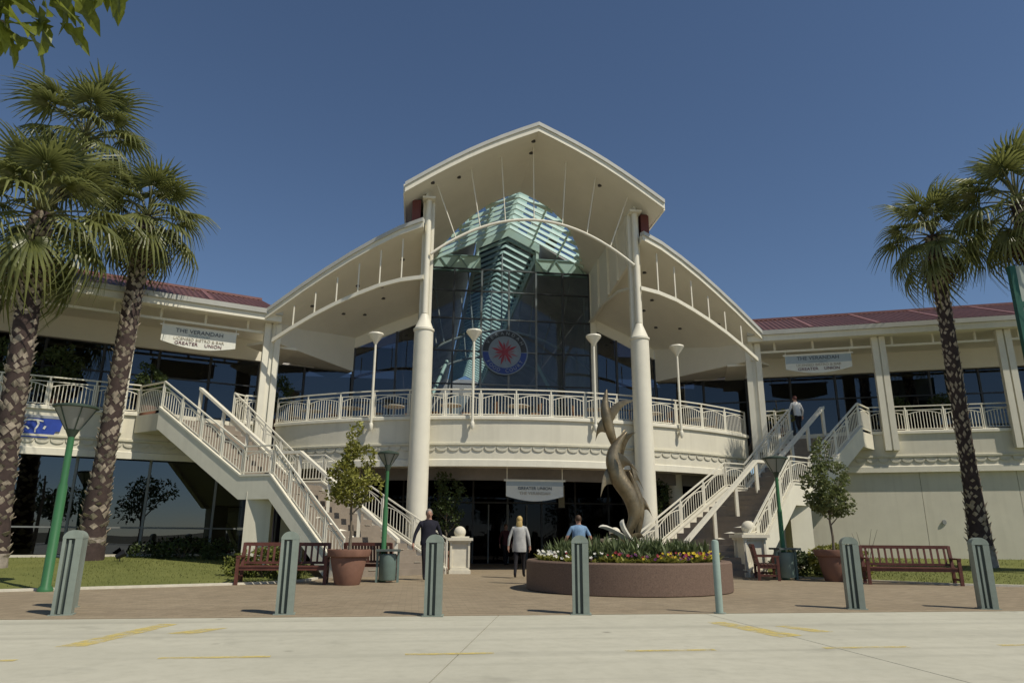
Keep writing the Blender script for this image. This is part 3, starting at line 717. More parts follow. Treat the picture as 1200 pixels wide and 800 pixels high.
# ================================================================ STAIRCASES
def staircase(s_, label):
    st = thing('staircase', label, 'staircase', M=BM, group='twin outdoor staircases')
    O = [(12.65, .45), (6.0, -3.1)]; I = [(10.77, 2.15), (3.0, -1.05)]
    o1, o2, i1, i2 = .488, .64, .335, .46
    def PO(t): p = lerp(O[0], O[1], t); return (p[0] * s_, p[1])
    def PI_(t): p = lerp(I[0], I[1], t); return (p[0] * s_, p[1])
    nU, nL = 12, 15; zT, zL = 5.1, 2.75
    quads = []
    for k in range(nU - 1):
        quads.append((o1 * k / (nU - 1), o1 * (k + 1) / (nU - 1), i1 * k / (nU - 1), i1 * (k + 1) / (nU - 1), zT - (k + 1) * (zT - zL) / nU))
    quads.append((o1, o2, i1, i2, zL))
    for k in range(nL - 1):
        quads.append((o2 + (1 - o2) * k / (nL - 1), o2 + (1 - o2) * (k + 1) / (nL - 1), i2 + (1 - i2) * k / (nL - 1), i2 + (1 - i2) * (k + 1) / (nL - 1), zL - (k + 1) * zL / nL))
    for j, (a, b, c, d, z) in enumerate(quads):
        e = .004
        poly = [PO(a), PO(b + e), PI_(d + e), PI_(c)]
        mb = MB(); mb.prism(poly, max(z - .3, 0.0), z)
        step = mb.build('landing' if j == nU - 1 else 'step', [STEPM], st)
        if j != nU - 1:                      # pale nosing strips
            p, q = PO(b + e), PI_(d + e); mb = MB()
            for t in (.22,) if j % 2 else (.74,):
                m_ = lerp(p, q, t); m2 = lerp(p, q, t + .07)
                mb.bar((*m_, z + .004), (*m2, z + .004), .05, .008)
            mb.build('nosing', KERBM, step)
    # raking slab under the flights
    mb = MB(); th = .34
    for (a, b, c, d, z0, z1) in ((0, o1, 0, i1, zT - .1, zL - .1), (o1, o2, i1, i2, zL - .1, zL - .1), (o2, 1, i2, 1, zL - .1, .0 - .1)):
        mb.plate([(*PO(a), z0 - th), (*PO(b), z1 - th), (*PI_(d), z1 - th), (*PI_(c), z0 - th)], (0, 0, .1))
    mb.build('soffit_slab', SOFFIT, st)
    # top platform joining the verandah
    pl = [(13.75 * s_, 1.35), (12.65 * s_, .45), (10.77 * s_, 2.15), (10.5 * s_, 2.6)]
    mb = MB(); mb.prism(pl, 4.5, 5.09); mb.build('platform', CREAM, st)
    for P_, ts, nm in ((PO, (0, o1, o2, 1), 'outer'), (PI_, (0, i1, i2, 1), 'inner')):
        zz = (zT, zL, zL, 0)
        path = [(*P_(t), z) for t, z in zip(ts, zz)]
        mb = MB(); mb.sweep(path, [(-.09, -.56), (.09, -.56), (.09, .13), (-.09, .13)]); mb.build('stringer', WHITE, st)
        mb = MB(); mb.sweep(path, [(-.12, .131), (.12, .131), (.12, .19), (-.12, .19)]); mb.build('stringer_cap', WHITE, st)
        for (ta, tb, za, zb, n) in ((ts[0], ts[1], zT, zL, 4), (ts[1], ts[2], zL, zL, 1), (ts[2], ts[3], zL, 0.0, 4)):
            for k in range(n):
                a = lerp((*P_(ta), za + .19), (*P_(tb), zb + .19), k / n); b = lerp((*P_(ta), za + .19), (*P_(tb), zb + .19), (k + 1) / n)
                rail_panel('railing_panel', a, b, st, hgt=.87, endpost=(k == n - 1), nb=.12)
    rail_panel('railing_panel', (13.75 * s_, 1.4, 5.14), (12.65 * s_, .45, 5.14), st, hgt=1.0)
    rail_panel('railing_panel', (10.45 * s_, 2.75, 5.14), (10.77 * s_, 2.15, 5.14), st, hgt=1.0)
    # middle handrail: a broad board on posts
    def PM(t, z):
        if t <= 1: a, b = lerp(PO(0), PO(o1), t), lerp(PI_(0), PI_(i1), t)
        elif t <= 2: a, b = lerp(PO(o1), PO(o2), t - 1), lerp(PI_(i1), PI_(i2), t - 1)
        else: a, b = lerp(PO(o2), PO(1), t - 2), lerp(PI_(i2), PI_(1), t - 2)
        zz = zT + (zL - zT) * min(t, 1) if t <= 1 else (zL if t <= 2 else zL * (3 - t))
        return (*lerp(a, b, .5), zz + z)
    mb = MB()
    path = [PM(0, 1.0), PM(1, 1.0), PM(2, 1.0), PM(3.0, 1.0)]
    mb.sweep(path, [(-.1, -.05), (.1, -.05), (.1, .05), (-.1, .05)]); mb.build('handrail', RAILW, st)
    for t in (.01, .34, .67, 1.0, 2.0, 2.31, 2.62, 2.98):
        MB().bar(PM(t, -.1), PM(t, .96), .1).build('handrail_post', RAILW, st)
    # support wall under the landing
    a = lerp(PO(o1), PO(o2), .5); b = lerp(PI_(i1), PI_(i2), .5)
    for t in (.1, .75):
        p = lerp(a, b, t); MB().box(p[0] - .38, p[0] + .38, p[1] - .22, p[1] + .22, 0, 2.42).build('support_pier', CREAM, st)
staircase(-1, 'cream staircase with white railings rising left, seen from its side')
staircase(1, 'cream staircase with shaded brown steps rising right, head on')
# stone piers at the stair feet
PIERM = mat('pier_stone', (0.66, 0.62, 0.50), 0.8, var=0.08, scale=4, bump=0.15, streak=.2)
def pier(x, y, label, rz=0.0, sc=1.0):
    t = thing('stair_pier', label, 'pier', B(x, y, 0), ANG + rz, group='ball topped piers at the stair feet'); t.scale = (sc, sc, sc)
    mb = MB(); mb.box(-.36, .36, -.36, .36, 0, .12); mb.box(-.32, .32, -.32, .32, .12, .2); mb.build('base', PIERM, t)
    mb = MB(); mb.box(-.27, .27, -.27, .27, .2, 1.0)
    for sx, sy in ((-1, -1), (1, -1), (-1, 1), (1, 1)): mb.box(sx * .3 - .03, sx * .3 + .03, sy * .3 - .03, sy * .3 + .03, .2, 1.0)
    mb.build('shaft', PIERM, t)
    mb = MB(); mb.box(-.36, .36, -.36, .36, 1.0, 1.06); mb.box(-.42, .42, -.42, .42, 1.06, 1.15); mb.box(-.3, .3, -.3, .3, 1.15, 1.2); mb.build('cap', PIERM, t)
    mb = MB(); prof = [(.17, 1.2), (.175, 1.215)] + [(.2 * math.cos(a), 1.335 + .2 * math.sin(a)) for a in [R(-35 + 125 * k / 9) for k in range(10)]]
    prof[-1] = (.004, prof[-1][1]); mb.lathe(prof, n=20); mb.build('ball', PIERM, t, smooth=True)
pier(-2.58, -.69, 'white ball topped stone pier left of the entrance doors', sc=.95)
pier(6.3, -2.75, 'white ball topped stone pier at the foot of the right staircase', sc=1.08)
pier(2.58, -.69, 'white ball topped stone pier behind the flower planter', sc=.95)

# ================================================================ SIGNS
BANW = mat('banner_white', (0.70, 0.70, 0.62), 0.7, var=0.04)
BANG = mat('banner_grey_blue', (0.36, 0.42, 0.44), 0.7, var=0.05)
INK = mat('ink_dark', (0.075, 0.09, 0.11), 0.7); INKT = mat('ink_teal', (0.30, 0.38, 0.40), 0.7); INKB = mat('ink_tan', (0.42, 0.38, 0.30), 0.7); INKR = mat('ink_maroon', (0.16, 0.07, 0.08), 0.7)
def banner(name, label, M, wd, ht, sag, lines, band=0.0, rods=0.0):
    t = thing(name, label, 'banner', M=M, group='hanging verandah banners')
    pts = [(-wd / 2, 0, 0), (wd / 2, 0, 0), (wd / 2, 0, -ht)] + [(wd / 2 - wd * k / 12, 0, -ht - sag * math.sin(PI * k / 12)) for k in range(1, 12)] + [(-wd / 2, 0, -ht)]
    MB().plate(pts, (0, .03, 0)).build('board', BANW, t)
    if band: MB().plate([(-wd / 2 + .01, -.004, -.01), (wd / 2 - .01, -.004, -.01), (wd / 2 - .01, -.004, -band), (-wd / 2 + .01, -.004, -band)], (0, .003, 0)).build('band', BANG, t)
    MB().bar((-wd / 2 - .08, .015, .03), (wd / 2 + .08, .015, .03), .06).build('hanging_bar', RAILW, t)
    for sx in (-1, 1): MB().bar((sx * (wd / 2 - .03), .015, .04), (sx * (wd / 2 - .03), .015, .2 + rods), .03).build('hanger', RAILW, t)
    for s_, sz, z, m_, wid, *xo in lines:
        me = text_mesh('lettering', s_, sz, m_)
        xsv = [v.co.x for v in me.vertices]; k = wid / (max(xsv) - min(xsv))
        o = obj('lettering', me, t); o.scale = (k, 1, 1); o.rotation_euler = (PI / 2, 0, 0); o.location = (xo[0] if xo else 0, -.012, z)
LN = [('THE VERANDAH', .21, -.13, INK, 1.62), ('FOOD COURT', .12, -.28, INKT, .72), ('LICENSED BISTRO & BAR', .15, -.42, INKB, 1.72), ('GREATER', .17, -.585, INKR, .78, -.42), ('UNION', .17, -.585, INKR, .58, .5)]
for s_, lab, bd in ((-1, 'white hanging banner under the left wing eave, plain white background', 0), (1, 'hanging banner under the right wing eave with grey blue upper half', .33)):
    p = WP(s_, 2.4, -.02); Mx = BM @ Matrix.Translation((*p, 8.46)) @ Matrix.Rotation(-s_ * R(22), 4, 'Z')
    banner('hanging_banner', lab, Mx, 2.55, .56, .2, LN, bd, rods=.05)
banner('hanging_banner', 'small white banner hung on two rods above the entrance doors', BM @ Matrix.Translation((.12, .75, 3.03)), 2.05, .52, .17,
       [('GREATER UNION', .15, -.25, INK, 1.2), ('THE VERANDAH', .15, -.42, INKB, 1.1)], .16, rods=.36)
# blue sign on the left fascia
BLUE = mat('sign_blue', (0.025, 0.06, 0.33), 0.5, var=0.2); SGREY = mat('sign_grey', (0.28, 0.30, 0.33), 0.5)
p = WP(-1, 6.75, -.05); t = thing('wall_sign', 'blue wall sign with white swoosh on the left wing fascia', 'sign', M=BM @ Matrix.Translation((*p, 4.52)) @ Matrix.Rotation(R(22), 4, 'Z'))
MB().plate([(-.62, 0, -.36), (.2, 0, -.36), (.26, 0, -.26), (.36, 0, -.26), (.4, 0, -.14), (.52, 0, -.14), (.58, 0, .26), (-.62, 0, .26)], (0, .04, 0)).build('board', BLUE, t)
MB().plate([(-.62, -.004, .27), (.6, -.004, .27), (.58, -.004, .36), (-.62, -.004, .36)], (0, .05, 0)).build('grey_bar', SGREY, t)
def swoosh(pts, wd):
    mb = MB()
    for i in range(len(pts) - 1): mb.bar((pts[i][0], -.012, pts[i][1]), (pts[i + 1][0], -.012, pts[i + 1][1]), wd * (1 - .5 * i / len(pts)), .012, up=(0, 1, 0))
    mb.build('swoosh', BANW, t)
swoosh([(-.55, .14), (-.42, .2), (-.3, .21), (-.1, .19), (.02, .17)], .07)
swoosh([(-.14, .17), (-.1, .08), (-.12, 0), (-.17, -.1), (-.16, -.2)], .06)
swoosh([(-.55, -.02), (-.42, -.03), (-.34, -.1)], .06); swoosh([(.1, .02), (.06, -.08)], .06)
# round sign on the central glass
RW2 = mat('roundel_letter', (.26, .30, .34), .5); RB = mat('roundel_blue', (0.03, 0.06, 0.25), .5); RD = mat('roundel_dark', (0.035, 0.04, 0.05), .5); RW = mat('roundel_pale', (0.20, 0.25, 0.31), .5)
RR = mat('roundel_red', (0.27, 0.035, 0.055), .5, var=.25, scale=9); RP = mat('roundel_pink', (0.24, 0.12, 0.15), .5)
t = thing('round_sign', 'round sign with red sunburst and blue lettered ring on the central glass', 'sign', M=BM @ Matrix.Translation((-.2, 7.36, 9.45)) @ Matrix.Rotation(PI / 2, 4, 'X'))
def ring(r0, r1, a0, a1, z, m_, nm, n=28):
    mb = MB(); pts = [(r1 * math.cos(a0 + (a1 - a0) * k / n), r1 * math.sin(a0 + (a1 - a0) * k / n), z) for k in range(n + 1)]
    pts2 = [(r0 * math.cos(a0 + (a1 - a0) * k / n), r0 * math.sin(a0 + (a1 - a0) * k / n), z) for k in range(n + 1)]
    for k in range(n): mb.plate([pts2[k], pts[k], pts[k + 1], pts2[k + 1]], (0, 0, .008))
    mb.build(nm, m_, t)
MB().lathe([(1.1, 0), (1.1, .03)], n=48).build('disc', RW, t)
ring(.77, 1.04, 0.02, PI - .02, .034, RD, 'upper_ring'); ring(.77, 1.04, PI + .02, 2 * PI - .02, .034, RB, 'lower_ring')
mb = MB(); mb2 = MB()
for k in range(16):
    a = 2 * PI * k / 16 + .1; r0 = .1; r1 = .66 if k % 2 else .5; ww = .1
    (mb if k % 3 else mb2).plate([(r0 * math.cos(a - .25), r0 * math.sin(a - .25), .034), (r1 * .6 * math.cos(a - .16), r1 * .6 * math.sin(a - .16), .034), (r1 * math.cos(a), r1 * math.sin(a), .034), (r1 * .6 * math.cos(a + .16), r1 * .6 * math.sin(a + .16), .034), (r0 * math.cos(a + .25), r0 * math.sin(a + .25), .034)], (0, 0, .01))
mb.lathe([(.16, .034), (.16, .05)], n=14); mb.build('sunburst', RR, t); mb2.build('sunburst_ray', RP, t)
for word, r_, a0, st_, flip in (('VERANDAH', .905, R(150), R(-17.2), 0), ('FOOD COURT', .905, R(212), R(13), 1)):
    for i, ch in enumerate(word):
        if ch == ' ': continue
        a = a0 + st_ * i
        o = obj('letter', text_mesh('letter', ch, .23, RW2, ext=.004), t)
        o.location = (r_ * math.cos(a), r_ * math.sin(a), .05); o.rotation_euler = (0, 0, a - PI / 2 if not flip else a + PI / 2)
# notice board by the doors
t = thing('notice_board', 'pale upright notice panel beside the entrance doors', 'sign', M=BM @ Matrix.Translation((2.42, 7.36, 2.4)))
MB().box(-.13, .13, 0, .03, 0, .95).build('panel', mat('notice_pale', (.45, .43, .34), .6), t); MB().box(-.16, .16, .031, .05, -.03, .98).build('frame', MULL, t)

# ================================================================ BALCONY LAMPS
def copy_tree(o, parent=None):
    c = o.copy(); COL.objects.link(c); c.parent = parent
    for ch in list(o.children): copy_tree(ch, c)
    return c
def balcony_lamp(label, x):
    y = bal_y(x) - .2
    t = thing('balcony_lamp', label, 'lamp', B(x, y, 0), ANG, group='uplights along the balcony front')
    MB().tube([(0, 0, 4.95), (0, 0, 7.95)], [.05, .042], 12).build('pole', RAILW, t, smooth=True)
    mb = MB(); mb.lathe([(.03, 4.72), (.075, 4.82), (.075, 4.96), (.05, 5.0)], n=14); mb.bar((0, 0, 4.95), (0, .2, 4.95), .07); 
    mb.build('bracket', RAILW, t, smooth=True)
    MB().lathe([(.06, 7.9), (.1, 7.98), (.27, 8.2), (.29, 8.24), (.27, 8.29), (.02, 8.34)], n=20).build('shade', RAILW, t, smooth=True)
balcony_lamp('white uplight pole on the balcony between left column and left stairs', -5.73)
balcony_lamp('white uplight pole on the balcony in front of the round sign', -2.2)
balcony_lamp('white uplight pole on the balcony just left of the right column', 2.2)
balcony_lamp('white uplight pole on the balcony right of the right column', 5.73)
# ================================================================ STREET FURNITURE
BOLM = mat('bollard_green_grey', (0.235, 0.275, 0.235), 0.45, var=0.12, scale=5, bump=0.05, streak=.3)
BOLD = mat('bollard_dark', (0.085, 0.105, 0.095), 0.5)
def bollard():
    t = thing('bollard', 'x', 'bollard', group='green grey bollards along the kerb')
    for sx in (-1, 1): MB().box(*((-.13, -.085) if sx < 0 else (.035, .13)), -.11, .11, 0.012, 1.05).build('side_plate', BOLM, t)
    mb = MB(); mb.box(-.083, .033, -.06, .07, .013, 1.04); mb.build('core', BOLD, t)
    mb = MB(); mb.box(-.045, -.012, -.1, -.062, .02, 1.03); mb.build('fin', BOLM, t)
    mb = MB()
    pr = [(.135 * math.cos(a), 1.052 + .12 * math.sin(a)) for a in [PI * k / 12 for k in range(13)]]
    mb.plate([(x, -.112, z) for x, z in pr], (0, .224, 0)); mb.build('cap', BOLM, t)
    mb = MB(); mb.box(-.16, .16, -.14, .14, 0, .012); mb.build('base_plate', BOLM, t)
    return t
b0 = bollard()
spots = [(-6.62, 11.1, 'bollard at far left in front of the green lamp post', 20), (-7.2, 12.15, 'bollard mostly hidden behind the far left bollard', 12), (-3.42, 11.36, 'bollard in front of the left bench', 14),
         (-1.16, 11.24, 'bollard in front of the person in dark clothes', 2), (1.09, 11.6, 'bollard in front of the flower planter', -4),
         (5.84, 12.66, 'bollard between right terracotta pot and right bench', -12), (8.16, 12.79, 'bollard at far right in front of the palm trunk', -14)]
for i, (x, y, lab, rz) in enumerate(spots):
    o = b0 if i == 0 else copy_tree(b0)
    o.location = (x, y, 0); o.rotation_euler = (0, 0, R(rz)); o['label'] = lab; o.scale = (1, 1, 1.03 if x < -3 else 1.0)
t = thing('pipe_bollard', 'thin round pale green pipe bollard at the right end of planter', 'bollard', (3.3, 11.84, 0))
MB().lathe([(.058, 0), (.058, 1.07), (.05, 1.1), (.02, 1.115)], n=16).build('pipe', mat('pipe_green', (.30, .38, .33), .45, streak=.25), t, smooth=True)
MB().lathe([(.1, 0), (.1, .012)], n=16).build('base_plate', BOLM, t)

# green lamp posts
GRN = mat('lamp_green', (0.045, 0.155, 0.06), 0.4, var=0.1, scale=3, streak=.15)
DGRN = mat('lamp_dark_green', (0.05, 0.075, 0.055), 0.45); LENS = mat('lamp_diffuser', (0.42, 0.44, 0.40), 0.35, var=.08, scale=2, trans=.3)
def lamp_post(label, x, y, H, hw, pr, z0=0.0):
    t = thing('street_lamp', label, 'lamp', (x, y, z0), group='green lamp posts')
    hh = hw * .62
    MB().lathe([(pr * 1.7, 0), (pr * 1.7, .05), (pr * 1.1, .12), (pr * 1.05, H * .55), (pr * .8, H * .57), (pr * .75, H - hh - .14)], n=16).build('pole', GRN, t, smooth=True)
    MB().lathe([(pr * .78, H - hh - .16), (pr * 1.5, H - hh - .02), (hw * .17, H - hh)], n=16).build('neck', DGRN, t, smooth=True)
    MB().lathe([(hw * .16, H - hh), (hw * .47, H - .07)], n=18).build('diffuser', LENS, t, smooth=True)
    mb = MB()
    for k in range(6):
        a = 2 * PI * k / 6 + .3; mb.bar((hw * .165 * math.cos(a), hw * .165 * math.sin(a), H - hh), (hw * .478 * math.cos(a), hw * .478 * math.sin(a), H - .07), .022)
    mb.build('rib', DGRN, t)
    MB().lathe([(hw * .48, H - .075), (hw * .53, H - .06), (hw * .53, H - .02), (hw * .3, H + .02), (.03, H + .05)], n=20).build('lid', DGRN, t, smooth=True)
lamp_post('tall green lamp post at far left beside the lawn', -9.62, 15.4, 3.88, .86, .09)
lamp_post('green lamp post behind the left litter bin', -3.33, 19.2, 3.33, .56, .062)
lamp_post('green lamp post behind the right litter bin', 7.98, 21.5, 3.5, .72, .065)
# litter bins
BINM = mat('bin_green', (0.15, 0.21, 0.185), 0.5, var=.12, streak=.2)
def bin_(label, x, y, s_=1.0):
    t = thing('litter_bin', label, 'bin', (x, y, 0), R(10), group='green grey litter bins'); t.scale = (s_, s_, s_)
    MB().lathe([(.2, .05), (.22, .08), (.22, .68), (.2, .7)], n=20).build('drum', BINM, t, smooth=True)
    for sx in (-1, 1): MB().box(sx * .265 - .03, sx * .265 + .03, -.05, .05, 0, .76).build('upright', BINM, t)
    MB().box(-.31, .31, -.27, .27, .761, .81).build('lid', BOLD, t)
bin_('round green litter bin beside the left terracotta pot', -3.16, 18.95)
bin_('round green litter bin beside the right small bench', 7.86, 21.05, 1.08)
# benches
BENM = mat('bench_timber', (0.115, 0.040, 0.028), 0.55, var=0.3, scale=6, bump=0.15, bscale=25)
def bench(label, x, y, rz, L=2.1):
    t = thing('park_bench', label, 'bench', (x, y, 0), rz, group='dark red timber benches')
    h = L / 2
    for sx in (-1, 1):
        X = sx * (h - .05)
        mb = MB(); mb.bar((X, -.27, 0), (X, -.27, .63), .075, .075); mb.build('leg', BENM, t)
        mb = MB(); mb.bar((X, .25, 0), (X, .25, .42), .075, .075); mb.bar((X, .25, .42), (X, .36, .96), .075, .07); mb.build('leg', BENM, t)
        mb = MB(); mb.bar((X, -.32, .645), (X, .31, .645), .085, .04); mb.build('armrest', BENM, t)
        mb = MB(); mb.bar((X, -.24, .36), (X, .24, .36), .05, .07); mb.bar((X, -.24, .14), (X, .24, .14), .045, .055); mb.build('end_rail', BENM, t)
    for k in range(6):
        y_ = -.26 + .1 * k; MB().box(-h + .01, h - .01, y_ - .036, y_ + .036, .405, .43).build('seat_slat', BENM, t)
    MB().box(-h + .06, h - .06, -.275, -.245, .33, .403).build('seat_rail', BENM, t)
    MB().bar((-h + .05, .35, .93), (h - .05, .35, .93), .05, .085).build('top_rail', BENM, t)
    MB().bar((-h + .05, .275, .49), (h - .05, .275, .49), .045, .06).build('bottom_rail', BENM, t)
    n = 13
    for k in range(n):
        X = -h + .17 + (L - .34) * k / (n - 1); MB().bar((X, .28, .5), (X, .345, .9), .05, .02).build('back_slat', BENM, t)
    return t
bench('dark red timber bench on the left with shrubs behind it', -5.55, 18.05, R(8), 2.15)
bench('dark red timber bench on the right in front of the lawn', 10.42, 19.25, R(-13), 2.25)
bench('dark red bench end beside the right litter bin', 7.38, 21.35, R(75), 1.7)
bench('dark red bench half hidden behind the left terracotta pot', -3.72, 19.7, R(172), 1.35)
# terracotta pots with small trees
TERR = mat('terracotta', (0.205, 0.105, 0.07), 0.8, var=0.16, scale=3, bump=.15, streak=.25); SOIL = mat('soil', (.05, .035, .025), .95); BARK = mat('bark_grey', (.17, .14, .10), .9, var=.25, scale=12, bump=.4)
LEAFL = mat('leaf_yellow_green', (0.25, 0.25, 0.05), 0.5, var=.45, scale=2.2, trans=.3); LEAFD = mat('leaf_deep', (0.055, 0.08, 0.022), 0.5, var=.45, scale=2.2, trans=.25)  # foliage's own colours: yellow green and deep green
LEAFM = mat('leaf_mid', (0.14, 0.165, 0.055), 0.5, var=.5, scale=2.2, trans=.3)
LEAFV = mat('leaf_variegated', (0.17, 0.19, 0.04), 0.5, var=.6, scale=6, trans=.3)
def leaves(mb, blobs, n, size, q, shell=.55, droop=0.0):
    tot = sum(b[3] * b[4] * b[5] for b in blobs)
    for (cx, cy, cz, rx, ry, rz) in blobs:
        for k in range(int(n * rx * ry * rz / tot)):
            while True:
                p = Vector((q.uniform(-1, 1), q.uniform(-1, 1), q.uniform(-1, 1)))
                if shell < p.length < 1: break
                if p.length < 1 and q.random() < .25: break
            nz_ = noise.noise(Vector((cx + p.x * rx, cy + p.y * ry, cz + p.z * rz)) * 2.6)
            if nz_ < -.2: continue
            k_ = 1 + .22 * noise.noise(p * 2.3 + Vector((cx, cy, cz)) * 3)
            c = Vector((cx + p.x * rx * k_, cy + p.y * ry * k_, cz + p.z * rz * k_))
            d = (p.normalized() * .7 + Vector((q.uniform(-1, 1), q.uniform(-1, 1), q.uniform(-.8, .8) - droop))).normalized()
            s_ = d.cross(Vector((q.uniform(-1, 1), q.uniform(-1, 1), q.uniform(-1, 1)))).normalized(); L = size * q.uniform(.6, 1.3)
            up = s_.cross(d) * (L * .12)
            a, b = c - d * L * .5, c + d * L * .5
            mb.add([a, c + s_ * L * .27 + up, b, c - s_ * L * .27 + up], [(0, 1, 2), (0, 2, 3)])
def potted_tree(label, x, y, blobs, trunk_top, lm, seed, ps=1.0, n=2600, group='terracotta pots with clipped trees'):
    t = thing('potted_tree', label, 'potted tree', (x, y, 0), group=group); q = random.Random(seed)
    MB().lathe([(.29 * ps, 0), (.31 * ps, .04), (.44 * ps, .62 * ps), (.43 * ps, .64 * ps), (.5 * ps, .66 * ps), (.53 * ps, .8 * ps), (.52 * ps, .82 * ps), (.46 * ps, .82 * ps), (.44 * ps, .74 * ps)], n=32).build('pot', TERR, t, smooth=True)
    MB().lathe([(.45 * ps, .735 * ps), (.45 * ps, .745 * ps)], n=20).build('soil', SOIL, t)
    mb = MB(); mb.tube([(0, 0, .7 * ps), (.02, .01, 1.2), (-.02, 0, trunk_top), (.0, 0, trunk_top + .6)], [.045, .035, .03, .015], 8)
    for k in range(7):
        a = k * 2.4; z = trunk_top - .1 + .12 * k; mb.tube([(0, 0, z), (.25 * math.cos(a), .25 * math.sin(a), z + .25), (.42 * math.cos(a), .42 * math.sin(a), z + .6)], [.02, .013, .006], 5)
    mb.build('trunk', BARK, t, smooth=True)
    mb = MB(); leaves(mb, blobs, int(n * 1.4), .115, q); mb.build('crown', lm, t, fix=False)
potted_tree('yellow green small tree in terracotta pot left of the entrance', -3.95, 17.95,
            [(0, 0, 2.25, .55, .55, .42), (-.12, 0, 2.65, .52, .5, .45), (.1, 0, 3.05, .44, .44, .45), (.0, 0, 3.5, .25, .25, .5), (.33, -.1, 2.35, .42, .42, .4), (-.48, 0, 2.1, .26, .26, .22)], 1.75, LEAFL, 5)
potted_tree('darker green small tree in terracotta pot by the right staircase', 9.0, 20.45,
            [(0, 0, 2.2, .55, .55, .5), (-.2, 0, 2.7, .5, .5, .5), (.2, .0, 2.85, .44, .44, .5), (-.05, 0, 3.4, .3, .3, .55), (.35, 0, 2.1, .4, .4, .4), (-.38, 0, 2.2, .3, .3, .35)], 1.6, LEAFM, 6, ps=1.02, n=3000)
# trees standing beside the columns and on the verandah
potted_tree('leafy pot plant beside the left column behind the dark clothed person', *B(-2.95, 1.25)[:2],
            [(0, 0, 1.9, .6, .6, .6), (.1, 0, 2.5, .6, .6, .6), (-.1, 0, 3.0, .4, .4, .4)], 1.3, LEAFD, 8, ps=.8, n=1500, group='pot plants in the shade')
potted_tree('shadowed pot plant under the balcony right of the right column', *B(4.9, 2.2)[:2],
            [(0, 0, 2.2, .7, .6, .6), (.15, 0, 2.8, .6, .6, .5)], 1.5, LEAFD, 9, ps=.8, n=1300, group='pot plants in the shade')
def balcony_plant(label, s_, u, d, blobs, n, seed, lm=None):
    p = WP(s_, u, d); t = thing('balcony_plant', label, 'plant', B(p[0], p[1], 5.1), group='plants on the verandah'); q = random.Random(seed)
    MB().lathe([(.22, 0), (.32, .45), (.34, .5), (.3, .5)], n=16).build('pot', TERR, t, smooth=True)
    mb = MB(); mb.tube([(0, 0, .4), (.03, 0, 1), (0, 0, 1.7)], [.04, .03, .02], 6); mb.build('stem', BARK, t)
    mb = MB(); leaves(mb, blobs, n, .15, q); mb.build('crown', lm or LEAFD, t, fix=False)
balcony_plant('dark bushy verandah tree behind the leftmost palm trunk', -1, 8.1, 1.3, [(0, 0, 1.9, .8, .8, .7), (.3, 0, 1.3, .6, .6, .5)], 1500, 21)
balcony_plant('dark bushy verandah tree between the two left palm trunks', -1, 6.6, 1.3, [(0, 0, 1.8, .7, .7, .7), (-.3, 0, 1.2, .6, .6, .5)], 1500, 22)
balcony_plant('leafy verandah shrub at the top of the left staircase', -1, 3.75, .9, [(0, 0, 1.35, .62, .6, .5), (-.2, 0, 1.8, .4, .4, .35), (.4, 0, 1.1, .35, .35, .3)], 1300, 23)
balcony_plant('dark verandah tree just right of the left double post', -1, -.9, 1.6, [(0, 0, 1.6, .6, .6, .8)], 1000, 24)
balcony_plant('yellow green shrub beside the right double post', 1, .7, .9, [(0, 0, 1.0, .5, .5, .3), (.3, 0, .9, .4, .4, .25)], 800, 25, LEAFL)
balcony_plant('dark verandah plant left of the right wing middle post', 1, 5.6, 1.5, [(0, 0, 1.2, .5, .5, .5)], 800, 26)
balcony_plant('dark verandah plant right of the right wing middle post', 1, 7.2, 1.5, [(0, 0, 1.3, .6, .6, .5)], 800, 27)

# café tables and chairs behind the balcony railing
CAF = mat('cafe_white', (0.5, 0.46, 0.38), .5); CAFB = mat('cafe_timber', (0.25, 0.13, 0.06), .55)
def cafe_table():
    t = thing('cafe_table', 'x', 'table', group='round cafe tables on the balcony')
    MB().lathe([(.4, .7), (.42, .71), (.42, .73), (.4, .74)], n=20).build('table_top', CAF, t); MB().lathe([(.03, .03), (.03, .7)], n=8).build('pedestal', CAF, t); MB().lathe([(.24, 0), (.2, .03), (.03, .05)], n=14).build('foot', CAF, t)
    return t
def cafe_chair():
    t = thing('cafe_chair', 'x', 'chair', group='cafe chairs on the balcony')
    MB().box(-.2, .2, -.2, .2, .43, .46).build('seat', CAFB, t)
    for sx in (-1, 1):
        MB().bar((sx * .18, -.18, 0), (sx * .18, -.18, .43), .03).build('leg', CAFB, t); MB().bar((sx * .18, .18, 0), (sx * .18, .22, .85), .03).build('leg', CAFB, t)
    MB().box(-.2, .2, .195, .225, .6, .85).build('backrest', CAFB, t)
    return t
ct = cafe_table(); cc = cafe_chair(); first = [True, True]
wh = ['left end of the balcony', 'left part of the balcony near the lamp', 'the balcony left of the left column', 'the balcony right of the left column', 'the balcony centre', 'the balcony left of the right column', 'the balcony right of the right column', 'the right end of the balcony']
for i, x in enumerate((-8.2, -6.6, -5.0, -2.9, -.4, 2.6, 5.0, 7.3)):
    y = bal_y(x) + 1.3
    o = ct if first[0] else copy_tree(ct); first[0] = False
    o.location = B(x, y, 5.1); o['label'] = 'round cafe table on ' + wh[i]
    for k, sx in enumerate((-1, 1)):
        o = cc if first[1] else copy_tree(cc); first[1] = False
        o.location = B(x + sx * .62, y + .1, 5.1); o.rotation_euler = (0, 0, ANG - sx * PI / 2 + rnd.uniform(-.4, .4)); o['label'] = ('left' if sx < 0 else 'right') + ' cafe chair at the table on ' + wh[i]

